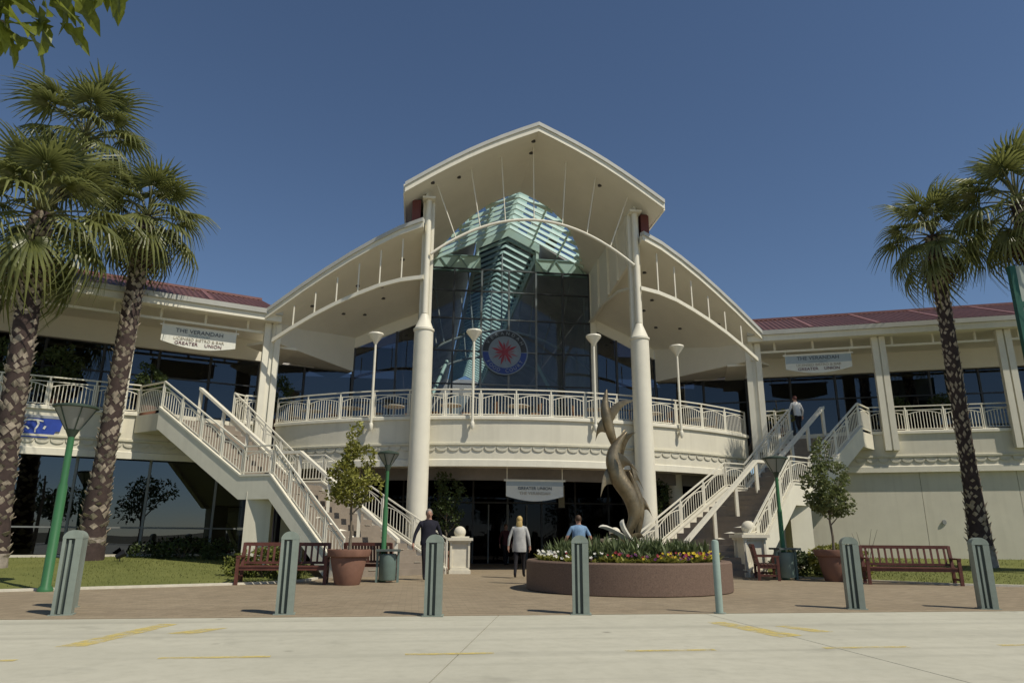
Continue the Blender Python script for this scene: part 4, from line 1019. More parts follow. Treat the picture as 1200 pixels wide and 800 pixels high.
# the tall green framed sign at the right edge
t = thing('pylon_sign', 'tall green framed pylon sign at the right edge behind palm fronds', 'sign', (16.05, 21.2, 0), R(-6))
PYG = mat('pylon_green', (0.015, 0.085, 0.055), .45); PYP = mat('pylon_panel', (0.34, 0.38, 0.33), .5, var=.05)
for x in (0, 2.6): MB().box(x - .09, x + .09, -.09, .09, 0, 9.6).build('post', PYG, t)
for z0, z1 in ((3.2, 5.0), (5.2, 7.0), (7.2, 8.2), (8.4, 9.6)):
    MB().box(.092, 2.508, -.05, .05, z0, z1).build('panel', PYP, t); MB().box(.095, 2.505, -.08, .08, z0 - .19, z0 - .01).build('cross_rail', PYG, t)
# small garden spotlights on the lawn
SPM = mat('spot_black', (.012, .012, .014), .5)
for x, y, lab in ((-13.03, -.2, 'small black garden spotlight on the left lawn right of palm'), ):
    t = thing('garden_spotlight', lab, 'spotlight', B(x, y, lawn_z(x, y) - .01), R(30), group='garden spotlights')
    MB().bar((0, 0, 0), (0, 0, .12), .03).build('stake', SPM, t)
    MB().tube([(-.12, 0, .12), (.12, 0, .26)], [.07, .12], 10).build('housing', SPM, t)
# ================================================================ PALMS
FROND = mat('palm_frond', (0.14, 0.175, 0.045), 0.38, var=0.5, scale=1.8, trans=0.42, col2=(0.30, 0.315, 0.10), spec=.55)
FRONDD = mat('dead_frond', (0.17, 0.115, 0.06), 0.85, var=0.35, scale=3)
TRUNK = mat('palm_trunk', (0.055, 0.037, 0.032), 0.95, var=0.35, scale=6, bump=.5)
BOOT = mat('palm_leaf_base', (0.36, 0.30, 0.23), 0.9, var=0.6, scale=4, bump=.5)
PETI = mat('palm_stalk', (0.12, 0.12, 0.04), 0.5, var=.2)
def frond_mesh(seed, droop, Lp=1.1, Rb=1.0, dead=False):
    q = random.Random(seed); mb = MB()
    # stalk along +X from the crown, then a fan of folded segments with hanging tips
    pts = [(Lp * k / 5, 0, .12 * math.sin(PI * k / 5 * .6) - droop * .25 * (k / 5) ** 2) for k in range(6)]
    mb.mi = 1; mb.tube(pts, [.032, .028, .024, .02, .018, .016], 5)
    mb.mi = 0; c = Vector(pts[-1]); n = 22
    tilt = -droop * .5
    for k in range(n):
        a = R(-125 + 250 * k / (n - 1)) + q.uniform(-.03, .03)
        L = Rb * (1 - .28 * abs(k / (n - 1) - .5) * 2) * q.uniform(.9, 1.08); wd = R(250 / (n - 1)) * 1.0
        ps = []
        for j, t in enumerate((.08, .38, .66, .86, 1.0)):
            r_ = L * t
            sag = -(droop + .25) * L * (max(0, t - .45) ** 1.6) * 1.5 - (.12 + .1 * droop) * abs(math.sin(a)) * r_ * .6
            if t > .6: r_ = L * (.6 + (t - .6) * (1 - .45 * min(1, droop)))
            p = Vector((r_ * math.cos(a), r_ * math.sin(a), sag + tilt * r_ * math.cos(a) * .8))
            hw_ = math.tan(wd / 2) * r_ if t < .5 else math.tan(wd / 2) * L * .40 * (1.03 - t) / .55
            s_ = Vector((-math.sin(a), math.cos(a), 0)) * max(hw_, .004)
            ps.append((c + p - s_, c + p + Vector((0, 0, .03 * (1 - t) + .012)), c + p + s_))
        for j in range(4):
            A, D = ps[j], ps[j + 1]
            mb.add([A[0], A[1], A[2], D[0], D[1], D[2]], [(0, 1, 4, 3), (1, 2, 5, 4)])
    return mb.mesh('frond', [FRONDD if dead else FROND, FRONDD if dead else PETI], fix=False)
FM = [frond_mesh(1, .2), frond_mesh(2, .5), frond_mesh(3, .8), frond_mesh(4, 1.1, 1.2)]
FDEAD = frond_mesh(9, 1.3, .8, .95, dead=True)
def palm(label, x, y, z0, top, rb, rt, n=42, sc=1.0, seed=1, skirt=8, group='fan palms'):
    t = thing('palm_tree', label, 'palm tree', (x, y, z0), group=group); q = random.Random(seed)
    top = Vector(top) - Vector((x, y, z0)); H = top.z
    def axis(s_): return Vector((top.x * s_ ** 1.2, top.y * s_, H * s_))
    def rad(s_): return rb * (1 - .5 * min(1, s_ / .12)) * (1 if s_ < .12 else 1) * .0 + (rb + (rt - rb) * min(1, s_ / .25) if s_ < .25 else rt * (1 - .06 * (s_ - .25)))
    N = 26
    mb = MB(); mb.tube([axis(k / N) for k in range(N + 1)], [rad(k / N) * q.uniform(.95, 1.04) for k in range(N + 1)], 14); mb.build('trunk', TRUNK, t, smooth=True)
    MB().tube([axis(k * .012) for k in range(6)], [rad(k * .012) * (1.035 - .004 * k) for k in range(6)], 14).build('trunk_foot', mat('palm_trunk_foot', (.30, .26, .21), .95, var=.4, scale=5, bump=.5), t, smooth=True)
    # pale leaf bases in a lattice
    mb = MB(); rows = int(H / .17); per = 9
    for i in range(int(rows * .045), rows):
        s_ = i / rows; c = axis(s_); r_ = rad(s_)
        for k in range(per):
            if q.random() < .22: continue
            a = 2 * PI * (k + .5 * (i % 2)) / per + i * .05 + q.uniform(-.2, .2)
            e = Vector((math.cos(a), math.sin(a), 0)); s2 = Vector((-math.sin(a), math.cos(a), 0)); hw_ = r_ * (.34 if rb > .42 else .24) * q.uniform(.65, 1.3); hh = .1 * q.uniform(.6, 1.45); c = axis(min(1, s_ + q.uniform(-.006, .006)))
            o_ = c + e * (r_ * .97); out = r_ * (.24 if s_ < .85 else .36) * q.uniform(.3, 1.5)
            mb.add([o_ - s2 * hw_, o_ + s2 * hw_, o_ - Vector((0, 0, hh)), o_ + e * out + Vector((0, 0, hh * .9)), o_ + e * out * .8 + Vector((0, 0, hh * .55)) + s2 * hw_ * .4, o_ + e * out * .8 + Vector((0, 0, hh * .55)) - s2 * hw_ * .4],
                   [(0, 2, 5), (2, 1, 4), (2, 4, 5), (5, 4, 3), (0, 5, 3), (1, 3, 4)])
    b = mb.build('leaf_base', BOOT, t, fix=False); b['kind'] = 'stuff'
    for k in range(n):
        f = k / (n - 1); el = R(76 - 122 * f + q.uniform(-10, 10)); a = k * 2.39996 + q.uniform(-.2, .2)
        me = FM[0 if f < .2 else 1 if f < .5 else 2 if f < .78 else 3]
        o = obj('frond', me, t); o.location = axis(1) + Vector((0, 0, .15 - .35 * f)); sc_ = sc * q.uniform(.85, 1.12)
        o.scale = (sc_,) * 3; o.rotation_euler = (q.uniform(-.25, .25), -el, a)
    for k in range(skirt):
        o = obj('dead_frond', FDEAD, t); a = k * 2.4 + .5; o.location = axis(1) + Vector((0, 0, -.35)); sc_ = sc * q.uniform(.6, .9); o.scale = (sc_,) * 3; o.rotation_euler = (q.uniform(-.3, .3), R(62), a)
zl = lambda x, y: 0
def wz(x, y):
    l = BM.inverted() @ Vector((x, y, 0)); return lawn_z(l.x, l.y) - .02
palm('big pale trunked palm at far left edge with huge crown', -13.95, 19.7, wz(-13.95, 19.7), (-14.3, 19.6, 10.5), .45, .31, 38, 1.42, 1, 5)
palm('palm right of the far left one, trunk crossing the left wing', -13.15, 22.9, wz(-13.15, 22.9), (-12.95, 22.9, 11.95), .45, .29, 36, 1.15, 2, 10)
palm('taller darker palm crown behind the two left palms', -20.2, 23.4, .2, (-15.5, 22.6, 14.9), .42, .27, 36, 1.3, 3, 5)
palm('slim palm rising behind the right bench', 15.35, 23.9, wz(15.35, 23.9), (15.45, 23.9, 11.85), .40, .24, 36, 1.08, 4, 10)
palm('palm crown at the right edge in front of the pylon sign', 17.9, 21.6, wz(17.9, 21.6), (17.35, 22.0, 12.2), .42, .27, 36, 1.25, 5, 10)

# ================================================================ SHRUBS
def shrub(label, x, y, z, blobs, n, size, lm, seed):
    t = thing('shrub', label, 'shrub', (x, y, z), group='garden shrubs'); q = random.Random(seed)
    mb = MB()
    for k in range(7):
        a = k * .9; mb.tube([(0, 0, 0), (.25 * math.cos(a), .2 * math.sin(a), .25), (.5 * math.cos(a), .35 * math.sin(a), .5)], [.02, .014, .006], 5)
    mb.build('stem', BARK, t); mb = MB(); leaves(mb, blobs, n, size, q, shell=.3); mb.build('foliage', lm, t, fix=False)
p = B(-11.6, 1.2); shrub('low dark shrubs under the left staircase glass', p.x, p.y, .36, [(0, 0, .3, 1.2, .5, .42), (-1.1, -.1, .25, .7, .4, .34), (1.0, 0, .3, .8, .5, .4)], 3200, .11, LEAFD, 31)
p = B(-7.9, -4.2); shrub('yellow green variegated shrub behind the left bench', p.x, p.y, .05, [(0, 0, .4, .75, .4, .42), (-.7, 0, .32, .45, .4, .34), (.65, 0, .35, .5, .4, .36)], 2600, .14, LEAFV, 32)
p = B(7.3, -3.5); shrub('dark green shrub behind the right litter bin', p.x, p.y, .05, [(0, 0, .35, .7, .5, .4), (.7, .2, .3, .6, .4, .35)], 2200, .13, LEAFD, 33)
p = B(8.3, -4.3); shrub('bright green shrub behind the right terracotta pot', p.x, p.y, .06, [(0, 0, .5, .65, .45, .45), (.55, .1, .4, .5, .4, .4), (-.5, 0, .5, .4, .4, .4)], 2600, .15, LEAFL, 34)
t = thing('bare_shrub', 'thin leafless branching shrub left of the right bench', 'shrub', B(8.9, -4.6, .1))
mb = MB(); q = random.Random(5)
for k in range(9):
    a = q.uniform(0, 6.28); r_ = q.uniform(.15, .5); zt = q.uniform(.7, 1.35); mb.tube([(0, 0, 0), (r_ * .4 * math.cos(a), r_ * .4 * math.sin(a), zt * .5), (r_ * math.cos(a), r_ * math.sin(a), zt)], [.014, .009, .004], 5)
mb.build('branches', BARK, t)

# ================================================================ FLOWER PLANTER
PX, PY, PR, PH = 2.68, 17.0, 2.32, .64
GRAN = mat('granite_aggregate', (0.165, 0.11, 0.08), 0.75, var=0.35, scale=40, bump=.25, bscale=120)
t = thing('flower_planter', 'round red brown granite flower planter in the forecourt', 'planter', (PX, PY, 0))
MB().lathe([(PR - .03, 0), (PR, .02), (PR, PH - .03), (PR - .03, PH), (PR - .22, PH), (PR - .25, PH - .03), (PR - .25, PH - .12)], n=64).build('wall', GRAN, t, smooth=True)
MB().lathe([(PR - .24, PH - .1), (1.4, PH + .02), (.5, PH + .12), (.01, PH + .14)], n=40).build('soil', SOIL, t, smooth=True)
q = random.Random(77)
def tuft(mb, x, y, z, hgt, n, wd):
    for k in range(n):
        a = q.uniform(0, 2 * PI); r_ = q.uniform(.04, .18); h_ = hgt * q.uniform(.6, 1.1); s_ = Vector((-math.sin(a), math.cos(a), 0)) * wd
        p0 = Vector((x, y, z)); p1 = p0 + Vector((math.cos(a) * r_ * .6, math.sin(a) * r_ * .6, h_ * .6)); p2 = p0 + Vector((math.cos(a) * r_ * 1.5, math.sin(a) * r_ * 1.5, h_))
        mb.add([p0 - s_ * .6, p0 + s_ * .6, p1 + s_, p1 - s_, p2], [(0, 1, 2, 3), (3, 2, 4)])
GREYF = mat('grey_green_foliage', (0.11, 0.14, 0.055), 0.6, var=.4, scale=5, trans=.25)
mb = MB()
for k in range(300):
    r_ = math.sqrt(q.random()) * (PR - .5); a = q.uniform(0, 2 * PI); tuft(mb, r_ * math.cos(a), r_ * math.sin(a), PH, q.uniform(.2, .6) * (1.1 - .35 * r_ / PR), 10, .03)
o = mb.build('grey_foliage', GREYF, t, fix=False); o['kind'] = 'stuff'
mb = MB()
for k in range(420):
    r_ = (PR - .3) - q.random() ** 1.5 * .55; a = q.uniform(0, 2 * PI); tuft(mb, r_ * math.cos(a), r_ * math.sin(a), PH - .04, q.uniform(.1, .2), 7, .03)
o = mb.build('flower_leaves', LEAFL, t, fix=False); o['kind'] = 'stuff'
cols = {'yellow_flowers': ((0.62, 0.45, 0.02), .42, R(-40)), 'white_flowers': ((0.7, 0.68, 0.6), .26, R(-160)), 'purple_flowers': ((0.10, 0.02, 0.09), .2, R(-60)), 'red_flowers': ((0.25, 0.02, 0.03), .12, R(-80))}
for nm, (c, fr, ctr) in cols.items():
    mb = MB()
    for k in range(int(210 * fr)):
        a = q.gauss(ctr, .5); r_ = (PR - .27) - abs(q.gauss(0, .2)); z = PH + q.uniform(.06, .2); x, y = r_ * math.cos(a), r_ * math.sin(a)
        nrm = Vector((q.uniform(-.5, .5), -.8, q.uniform(.3, 1))).normalized(); u = nrm.cross(Vector((0, 0, 1))).normalized(); v = nrm.cross(u); s_ = q.uniform(.03, .05)
        pts = [Vector((x, y, z)) + (u * math.cos(2 * PI * i / 10) + v * math.sin(2 * PI * i / 10)) * s_ * (1 if i % 2 else .62) for i in range(10)]
        mb.add([Vector((x, y, z)) - nrm * .01] + pts, [(0, 1 + i, 1 + (i + 1) % 10) for i in range(10)])
    o = mb.build(nm, mat(nm, c, .6, var=.2, scale=8, trans=.2), t, fix=False); o['kind'] = 'stuff'

# ================================================================ OVERHANGING TREE BESIDE THE CAMERA
t = thing('overhanging_tree', 'leafy branch tip hanging into the top left corner', 'tree', (-4.72, 1.6, 0))
LEAFB = mat('broad_leaf', (0.17, 0.20, 0.03), 0.4, var=.4, scale=6, trans=.5)
mb = MB(); mb.tube([(0, 0, 0), (.05, 0, 1.5), (.1, .1, 3.0), (.0, .1, 4.6)], [.13, .11, .09, .05], 10); mb.build('trunk', BARK, t, smooth=True)
mb = MB(); mb.tube([(.1, .1, 3.1), (.9, .5, 3.75), (1.8, .85, 3.85), (2.3, 1.0, 3.6), (2.6, 1.0, 3.42)], [.05, .035, .022, .013, .006], 7); mb.tube([(1.8, .85, 3.85), (2.35, .95, 3.75), (2.8, 1.05, 3.62)], [.015, .01, .005], 6); mb.tube([(1.3, .7, 3.8), (2.0, .9, 3.5), (2.5, 1.0, 3.3)], [.014, .01, .004], 6); mb.build('branch', BARK, t, smooth=True)
def leaf_mesh(n_):
    mb = MB(); out = [(0, 0), (.2, .16), (.3, .12), (.45, .3), (.55, .16), (.75, .14), (1, 0)]
    up = lambda x, y: .1 * x * (1 - x) * 2 + abs(y) * .35 - .22 * x * x
    for s_ in (-1, 1):
        for i in range(len(out) - 1):
            (x0, y0), (x1, y1) = out[i], out[i + 1]
            mb.add([(x0, 0, up(x0, 0)), (x1, 0, up(x1, 0)), (x1, y1 * s_, up(x1, y1)), (x0, y0 * s_, up(x0, y0))], [(0, 1, 2, 3) if s_ > 0 else (3, 2, 1, 0)])
    return mb.mesh('leaf', LEAFB, fix=False)
LMH = leaf_mesh(0)
q = random.Random(12)
cl = [(2.62, 1.0, 3.40), (2.45, 1.0, 3.5), (2.8, 1.05, 3.62), (2.5, 1.0, 3.3), (2.3, .95, 3.55), (2.65, 1.0, 3.55), (2.2, .9, 3.45), (1.9, .85, 3.7), (1.5, .75, 3.8), (2.38, 1.0, 3.33), (2.3, 1.0, 3.62)]
for c in cl:
    for k in range(7):
        o = obj('leaf', LMH, t); o.location = Vector(c) + Vector((q.uniform(-.06, .06), q.uniform(-.08, .08), q.uniform(-.05, .05)))
        s_ = q.uniform(.15, .25); o.scale = (s_, s_, s_); o.rotation_euler = (q.uniform(-.6, .6), R(q.uniform(15, 75)), q.uniform(-1.3, 1.6))

# ================================================================ TREES ACROSS THE ROAD (mirrored in the shop glass)
def far_tree(label, x, y, H, seed):
    t = thing('street_tree', label, 'tree', (x, y, -.05), group='trees across the road behind the viewer'); q = random.Random(seed)
    mb = MB(); mb.tube([(0, 0, 0), (.1, 0, H * .25), (0, .1, H * .5), (.1, 0, H * .75)], [.28, .22, .16, .06], 8)
    for k in range(6):
        a = k * 1.1; mb.tube([(0, 0, H * .3), (H * .15 * math.cos(a), H * .15 * math.sin(a), H * .5), (H * .26 * math.cos(a), H * .26 * math.sin(a), H * .65)], [.1, .06, .02], 6)
    mb.build('trunk', BARK, t, smooth=True); mb = MB()
    bl = [(q.uniform(-.25, .25) * H, q.uniform(-.25, .25) * H, q.uniform(.4, .8) * H, q.uniform(.15, .24) * H, q.uniform(.15, .24) * H, q.uniform(.12, .2) * H) for k in range(8)]
    leaves(mb, bl, 1500, .5, q, shell=.4); mb.build('crown', LEAFD, t, fix=False)
ord_ = ['first', 'second', 'third', 'fourth', 'fifth', 'sixth', 'seventh', 'eighth', 'ninth', 'tenth']
for i, (x, y, H) in enumerate(((-58, -30, 8), (-46, -36, 9.5), (-33, -33, 7.5), (-22, -40, 10), (-10, -37, 8), (3, -42, 9), (16, -38, 8.5), (28, -40, 9), (44, -36, 8), (60, -34, 9))):
    far_tree(ord_[i] + ' dark street tree across the road, counted from the left', x, y, H, 50 + i)
# ================================================================ DOLPHIN SCULPTURE
BRONZE = mat('bronze', (0.25, 0.20, 0.125), 0.4, metal=.65, var=.5, scale=2.5, bump=.35, bscale=14, streak=.3)
PALES = mat('pale_stone', (0.55, 0.53, 0.45), .7, var=.1, scale=5)
sc_ = thing('dolphin_sculpture', 'tall bronze sculpture of leaping dolphins in the planter', 'sculpture', (2.75, 17.2, .7))
def rel(x, z, dy=0.0): return Vector((x - 2.75, dy, z - .7))
def smooth_path(pts, n):
    out = []
    P = [pts[0]] + pts + [pts[-1]]
    for i in range(1, len(P) - 2):
        for k in range(n):
            t = k / n; a, b, c, d = P[i - 1], P[i], P[i + 1], P[i + 2]
            out.append(.5 * ((2 * b) + (c - a) * t + (2 * a - 5 * b + 4 * c - d) * t * t + (3 * b - a - 3 * c + d) * t ** 3))
    out.append(pts[-1]); return out
def fin(mb, a, b, c, th):
    # swept fin: base a-b, tip c; rounded leading edge, hollow trailing edge, thick at the root
    a, b, c = Vector(a), Vector(b), Vector(c); n = (b - a).cross(c - a).normalized(); back = (b - a)
    lead = [a.lerp(c, t) - back * (.55 * math.sin(PI * t) * .55) for t in (0, .2, .4, .6, .8, 1)]
    trail = [b.lerp(c, t) - back * (.5 * math.sin(PI * t) * .6) for t in (0, .2, .4, .6, .8)]
    mids = [lead[i].lerp(trail[i], .42) for i in range(5)]
    for s_ in (1, -1):
        o = len(mb.v)
        for i in range(5):
            mb.v += [tuple(lead[i]), tuple(mids[i] + n * s_ * th * (1.6 - .3 * i)), tuple(trail[i])]
        mb.v.append(tuple(c))
        for i in range(4):
            p = o + 3 * i
            mb.f += [(p, p + 1, p + 4, p + 3), (p + 1, p + 2, p + 5, p + 4)]; mb.m += [mb.mi] * 2
        p = o + 12; mb.f += [(p, p + 1, p + 3), (p + 1, p + 2, p + 3)]; mb.m += [mb.mi] * 2
def dolphin(name, pts, rmax, fins, flukes):
    path = smooth_path(pts, 6); n = len(path); mb = MB(); rads = []
    for i in range(n):
        t = i / (n - 1)
        r_ = rmax * (.22 + .78 * math.sin(min(1, t / .55) * PI / 2) ** 1.3) if t < .55 else rmax * (1 - ((t - .55) / .33) ** 2 * .5 if t < .88 else .5 - (t - .88) / .12 * .40)
        rads.append(max(r_, rmax * .08))
    mb.tube(path, rads, 14)
    for f in fins: fin(mb, *f, .025)
    for f in flukes: fin(mb, *f, .02)
    return mb.build(name, BRONZE, sc_, smooth=True)
low = [rel(2.70, 1.0), rel(2.80, 1.3), rel(2.93, 1.66), rel(2.85, 2.08), rel(2.58, 2.52), rel(2.47, 2.98), rel(2.6, 3.34), rel(2.82, 3.62)]
dolphin('dolphin', low, .205, [(rel(2.36, 2.8), rel(2.46, 2.35), rel(2.12, 2.05, -.12)), (rel(2.84, 2.95), rel(2.98, 2.4), rel(3.2, 2.2, .05)), (rel(2.55, 3.1, -.24), rel(2.66, 2.72, -.27), rel(2.98, 2.6, -.5))],
        [(rel(2.62, 1.24, -.05), rel(2.74, .98, 0), rel(2.2, 1.1, -.3)), (rel(2.86, 1.22, 0), rel(2.74, .98, .05), rel(3.2, 1.12, .3))])
upp = [rel(2.66, 3.0, .14), rel(2.54, 3.28, .1), rel(2.42, 3.64, .04), rel(2.34, 3.98), rel(2.31, 4.3), rel(2.36, 4.68)]
dolphin('dolphin', upp, .13, [(rel(2.42, 4.2), rel(2.48, 3.86), rel(2.98, 4.36, -.1)), (rel(2.22, 3.95), rel(2.3, 3.6), rel(2.06, 3.4, .1))],
        [(rel(2.6, 3.3, .1), rel(2.72, 3.0, .1), rel(3.02, 3.6, -.12)), (rel(2.62, 3.25, .15), rel(2.76, 3.0, .18), rel(2.86, 3.75, .28))])
dolphin('dolphin', [rel(3.0, 1.0, .3), rel(3.07, 1.4, .3), rel(3.1, 1.85, .28), rel(3.0, 2.3, .25), rel(2.88, 2.7, .2)], .13, [(rel(3.18, 2.1, .3), rel(3.2, 1.75, .3), rel(3.4, 1.6, .2))], [])
mb = MB(); mb.lathe([(.52, -.1), (.5, .1), (.36, .24), (.14, .32)], (0, 0, 0), 14); mb.build('plinth', PALES, sc_, smooth=True)
mb = MB(); fin(mb, rel(2.5, 1.28, -.3), rel(2.8, .95, -.3), rel(2.02, 1.36, -.38), .09); fin(mb, rel(2.62, 1.2, -.3), rel(2.95, .95, -.25), rel(2.62, 1.55, -.32), .09); mb.build('wave', PALES, sc_, smooth=True)

# ================================================================ PEOPLE
SKIN = mat('skin', (0.42, 0.24, 0.17), .6, var=.08)
def person(label, x, y, z, rz, H, top_m, leg_m, hair_m, sleeve='long', long_hair=False, stride=.12, arms=(( .03, .05), (-.03, .05)), top_len=.86, shoe_m=None, torso_scale=1.0, lean=0.0, loose=None):
    t = thing('person', label, 'person', (x, y, z), rz, group='people in the forecourt'); k = H / 1.75
    ts = torso_scale
    J = {'pel': (0, 0, .95, .135 * ts), 'sp': (0, lean * .3, 1.14, .128 * ts), 'ch': (0, lean * .7, 1.34, .15 * ts), 'nk': (0, lean, 1.49, .06), 'hd0': (0, lean * 1.1 - .01, 1.58, .075), 'hd1': (0, lean * 1.1 - .01, 1.68, .085)}
    E = [('pel', 'sp'), ('sp', 'ch'), ('ch', 'nk'), ('nk', 'hd0'), ('hd0', 'hd1')]
    for s_, n_ in ((-1, 'l'), (1, 'r')):
        f = stride * s_; ar = arms[0 if s_ < 0 else 1]
        J['hip' + n_] = (s_ * .09, f * .1, .88, .098 * ts); J['kn' + n_] = (s_ * .1, f * .7 - .03, .5, .066); J['an' + n_] = (s_ * .1, f * 1.2 + (.06 if f > 0 else 0), .1, .043); J['to' + n_] = (s_ * .11, f * 1.2 - .14 + (.06 if f > 0 else 0), .045, .036)
        J['sh' + n_] = (s_ * .19 * ts, lean * .8, 1.41, .066); J['el' + n_] = (s_ * (.26 + ar[0]), lean * .6 + .02 - ar[1] * .3, 1.13, .046); J['wr' + n_] = (s_ * (.27 + ar[0] * 1.6), lean * .5 - .05 - ar[1], .89, .03); J['ha' + n_] = (s_ * (.27 + ar[0] * 1.7), lean * .5 - .07 - ar[1] * 1.1, .82, .03)
        E += [('pel', 'hip' + n_), ('hip' + n_, 'kn' + n_), ('kn' + n_, 'an' + n_), ('an' + n_, 'to' + n_), ('ch', 'sh' + n_), ('sh' + n_, 'el' + n_), ('el' + n_, 'wr' + n_), ('wr' + n_, 'ha' + n_)]
    nm = list(J); me = bpy.data.meshes.new('body_cage'); me.from_pydata([[c * k for c in J[n][:3]] for n in nm], [(nm.index(a), nm.index(b)) for a, b in E], [])
    o = bpy.data.objects.new('cage', me); COL.objects.link(o)
    sk = o.modifiers.new('s', 'SKIN'); sk.use_smooth_shade = True
    for i, n in enumerate(nm):
        v = me.skin_vertices[0].data[i]; r_ = J[n][3] * k
        v.radius = (r_ * 1.18, r_ * .82) if n in ('ch', 'sp', 'pel') else (r_, r_)
        v.use_root = (n == 'pel')
    o.modifiers.new('u', 'SUBSURF').levels = 2
    dg = bpy.context.evaluated_depsgraph_get(); bm_ = bpy.data.meshes.new_from_object(o.evaluated_get(dg)); bm_.name = 'body'
    bpy.data.objects.remove(o)
    bm_.materials.clear()
    for m_ in (SKIN, top_m, leg_m, shoe_m or SPM): bm_.materials.append(m_)
    for p in bm_.polygons:
        c = p.center / k; ax = abs(c.x)
        armz = ax > .2 * ts and c.z > .7 and ax > .17 + .0 * c.z
        if armz and c.z < 1.44: lim = .91 if sleeve == 'long' else 1.2; mi = 1 if c.z > lim else 0
        elif c.z > 1.5: mi = 0
        elif c.z > top_len: mi = 1
        elif c.z > .1: mi = 2
        else: mi = 3
        p.material_index = mi; p.use_smooth = True
    body = obj('body', bm_, t)
    hy = (lean * 1.1 - .01)
    if loose:
        mb = MB(); pr_ = [(.205, loose), (.215, loose + .08), (.20, .98), (.19, 1.15), (.2, 1.32), (.17, 1.43), (.08, 1.49)]; n_ = 20
        for (r_, z_) in pr_:
            for i in range(n_):
                an = 2 * PI * i / n_; rr = r_ * (1 + .05 * math.sin(5 * an + z_ * 9))
                mb.v.append((rr * math.cos(an) * k, (rr * .72 * math.sin(an) + lean * max(0, (z_ - .95)) * 1.8) * k, z_ * k))
        for j in range(len(pr_) - 1):
            for i in range(n_): mb.f.append((j * n_ + i, j * n_ + (i + 1) % n_, (j + 1) * n_ + (i + 1) % n_, (j + 1) * n_ + i)); mb.m.append(0)
        mb.build('shirt', top_m, t, smooth=True)
    # head detail, hands
    mb = MB(); Mh = Matrix.Translation(Vector((0, hy, 1.64)) * k) @ Matrix.Diagonal((.078 * k, .098 * k, .118 * k, 1))
    def ball(mb, M, n=10, m_=14): 
        pr = [(math.cos(R(-90 + 180 * i / n)), math.sin(R(-90 + 180 * i / n))) for i in range(n + 1)]; pr[0] = (.001, -1); pr[-1] = (.001, 1)
        mb.lathe(pr, n=m_, M=M)
    ball(mb, Mh)
    for s_ in (-1, 1): ball(mb, Matrix.Translation(Vector((s_ * .08, hy, 1.635)) * k) @ Matrix.Diagonal((.012 * k, .02 * k, .03 * k, 1)), 5, 8)
    ball(mb, Matrix.Translation(Vector((0, hy - .1, 1.625)) * k) @ Matrix.Diagonal((.014 * k, .022 * k, .026 * k, 1)), 5, 8)
    mb.build('head', SKIN, t, smooth=True)
    mb = MB()
    for s_ in (-1, 1): ball(mb, Matrix.Translation(Vector((s_ * .032, hy - .088, 1.655)) * k) @ Matrix.Diagonal((.012 * k, .01 * k, .008 * k, 1)), 5, 8)
    mb.box(-.022 * k, .022 * k, (hy - .096) * k, (hy - .085) * k, 1.578 * k, 1.586 * k); mb.build('face_features', mat('eye_dark', (.03, .02, .02), .4), t)
    mb = MB(); ball(mb, Matrix.Translation(Vector((0, hy + .018, 1.672)) * k) @ Matrix.Diagonal((.09 * k, .1 * k, .108 * k, 1)))
    if long_hair:
        ball(mb, Matrix.Translation(Vector((0, hy + .06, 1.52)) * k) @ Matrix.Diagonal((.095 * k, .06 * k, .17 * k, 1)))
    mb.build('hair', hair_m, t, smooth=True)
    for s_, n_ in ((-1, 'l'), (1, 'r')):
        w_ = Vector(J['wr' + n_][:3]) * k; mb = MB(); mb.tube([w_, w_ + Vector((0, -.005, -.05)) * k, w_ + Vector((0, -.01, -.1)) * k], [.028 * k, .034 * k, .03 * k], 8)
        for fi in range(4):
            b_ = w_ + Vector((0, -.032 + .018 * fi, -.095)) * k; L = (.06, .072, .068, .05)[fi] * k
            mb.tube([b_, b_ + Vector((-s_ * .008 * k, -.004 * k, -L * .5)), b_ + Vector((-s_ * .024 * k, -.008 * k, -L))], [.009 * k, .008 * k, .006 * k], 6)
        b_ = w_ + Vector((0, -.03, -.03)) * k; mb.tube([b_, b_ + Vector((-s_ * .005, -.022, -.03)) * k, b_ + Vector((-s_ * .012, -.03, -.06)) * k], [.011 * k, .009 * k, .007 * k], 6)
        mb.build('hand', SKIN, t, smooth=True)
    return t
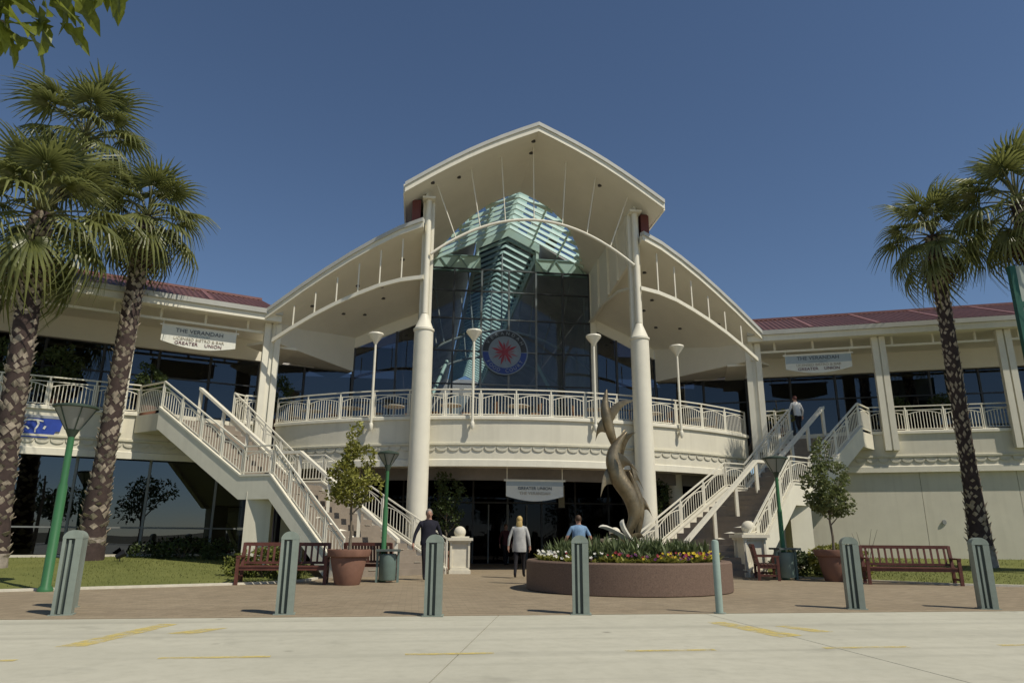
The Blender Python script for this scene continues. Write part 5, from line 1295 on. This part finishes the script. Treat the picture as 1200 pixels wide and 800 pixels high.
NAVY = mat('navy_cloth', (0.012, 0.012, 0.022), .9, var=.3, scale=8); BLACKC = mat('black_cloth', (0.012, 0.011, 0.014), .9, var=.3, scale=8)
PALEC = mat('pale_cloth', (0.42, 0.42, 0.40), .9, var=.15, scale=8, bump=.2); BLUEC = mat('light_blue_cloth', (0.17, 0.28, 0.42), .9, var=.2, scale=8, bump=.2); MARC = mat('maroon_cloth', (.07, .02, .025), .9); WHC = mat('white_cloth', (.62, .61, .58), .9, var=.08, scale=8)
BLOND = mat('blond_hair', (.50, .36, .14), .6, var=.25, scale=20); BROWNH = mat('brown_hair', (.07, .04, .022), .6, var=.25, scale=20); GREYH = mat('grey_hair', (.25, .22, .19), .6, var=.2, scale=20); REDH = mat('red_brown_hair', (.10, .03, .025), .6)
person('person in dark jumper walking towards the viewer behind a bollard', -2.25, 19.9, 0, R(15), 1.84, NAVY, BLACKC, GREYH, arms=((.08, .04), (.06, .1)), torso_scale=1.12, stride=.14, loose=.86)
person('blond person in loose pale shirt and black trousers walking away', .25, 21.15, 0, R(172), 1.70, PALEC, BLACKC, BLOND, long_hair=True, arms=((.02, .02), (.04, -.06)), stride=.16, loose=.74)
person('person in light blue shirt walking behind the flower planter', 1.92, 20.7, 0, R(190), 1.72, BLUEC, NAVY, BROWNH, sleeve='short', arms=((.1, .03), (.1, .06)), torso_scale=1.1, loose=.84)
person('dim figure in maroon standing inside the entrance shade', *B(-.3, 5.6)[:2], 0, R(20), 1.62, MARC, BLACKC, BROWNH)
t = thing('carrier_bag', 'white carrier bag held by the person in light blue', 'bag', (1.52, 20.66, .0))
pp = [(-.13, 0, .52), (.13, 0, .52), (.16, 0, .82), (.05, 0, .8), (-.05, 0, .8), (-.15, 0, .82)]
MB().plate(pp, (0, .1, 0)).build('sack', WHC, t); MB().tube([(-.08, .05, .8), (-.03, .05, .9), (.03, .05, .9), (.08, .05, .8)], .008, 5).build('handle', WHC, t)
pt = B(11.15, 2.15); person('person in white top climbing onto the right staircase head', pt.x, pt.y, 5.1, R(190), 1.62, WHC, BLACKC, REDH, arms=((.05, .12), (.05, .12)), lean=-.12)
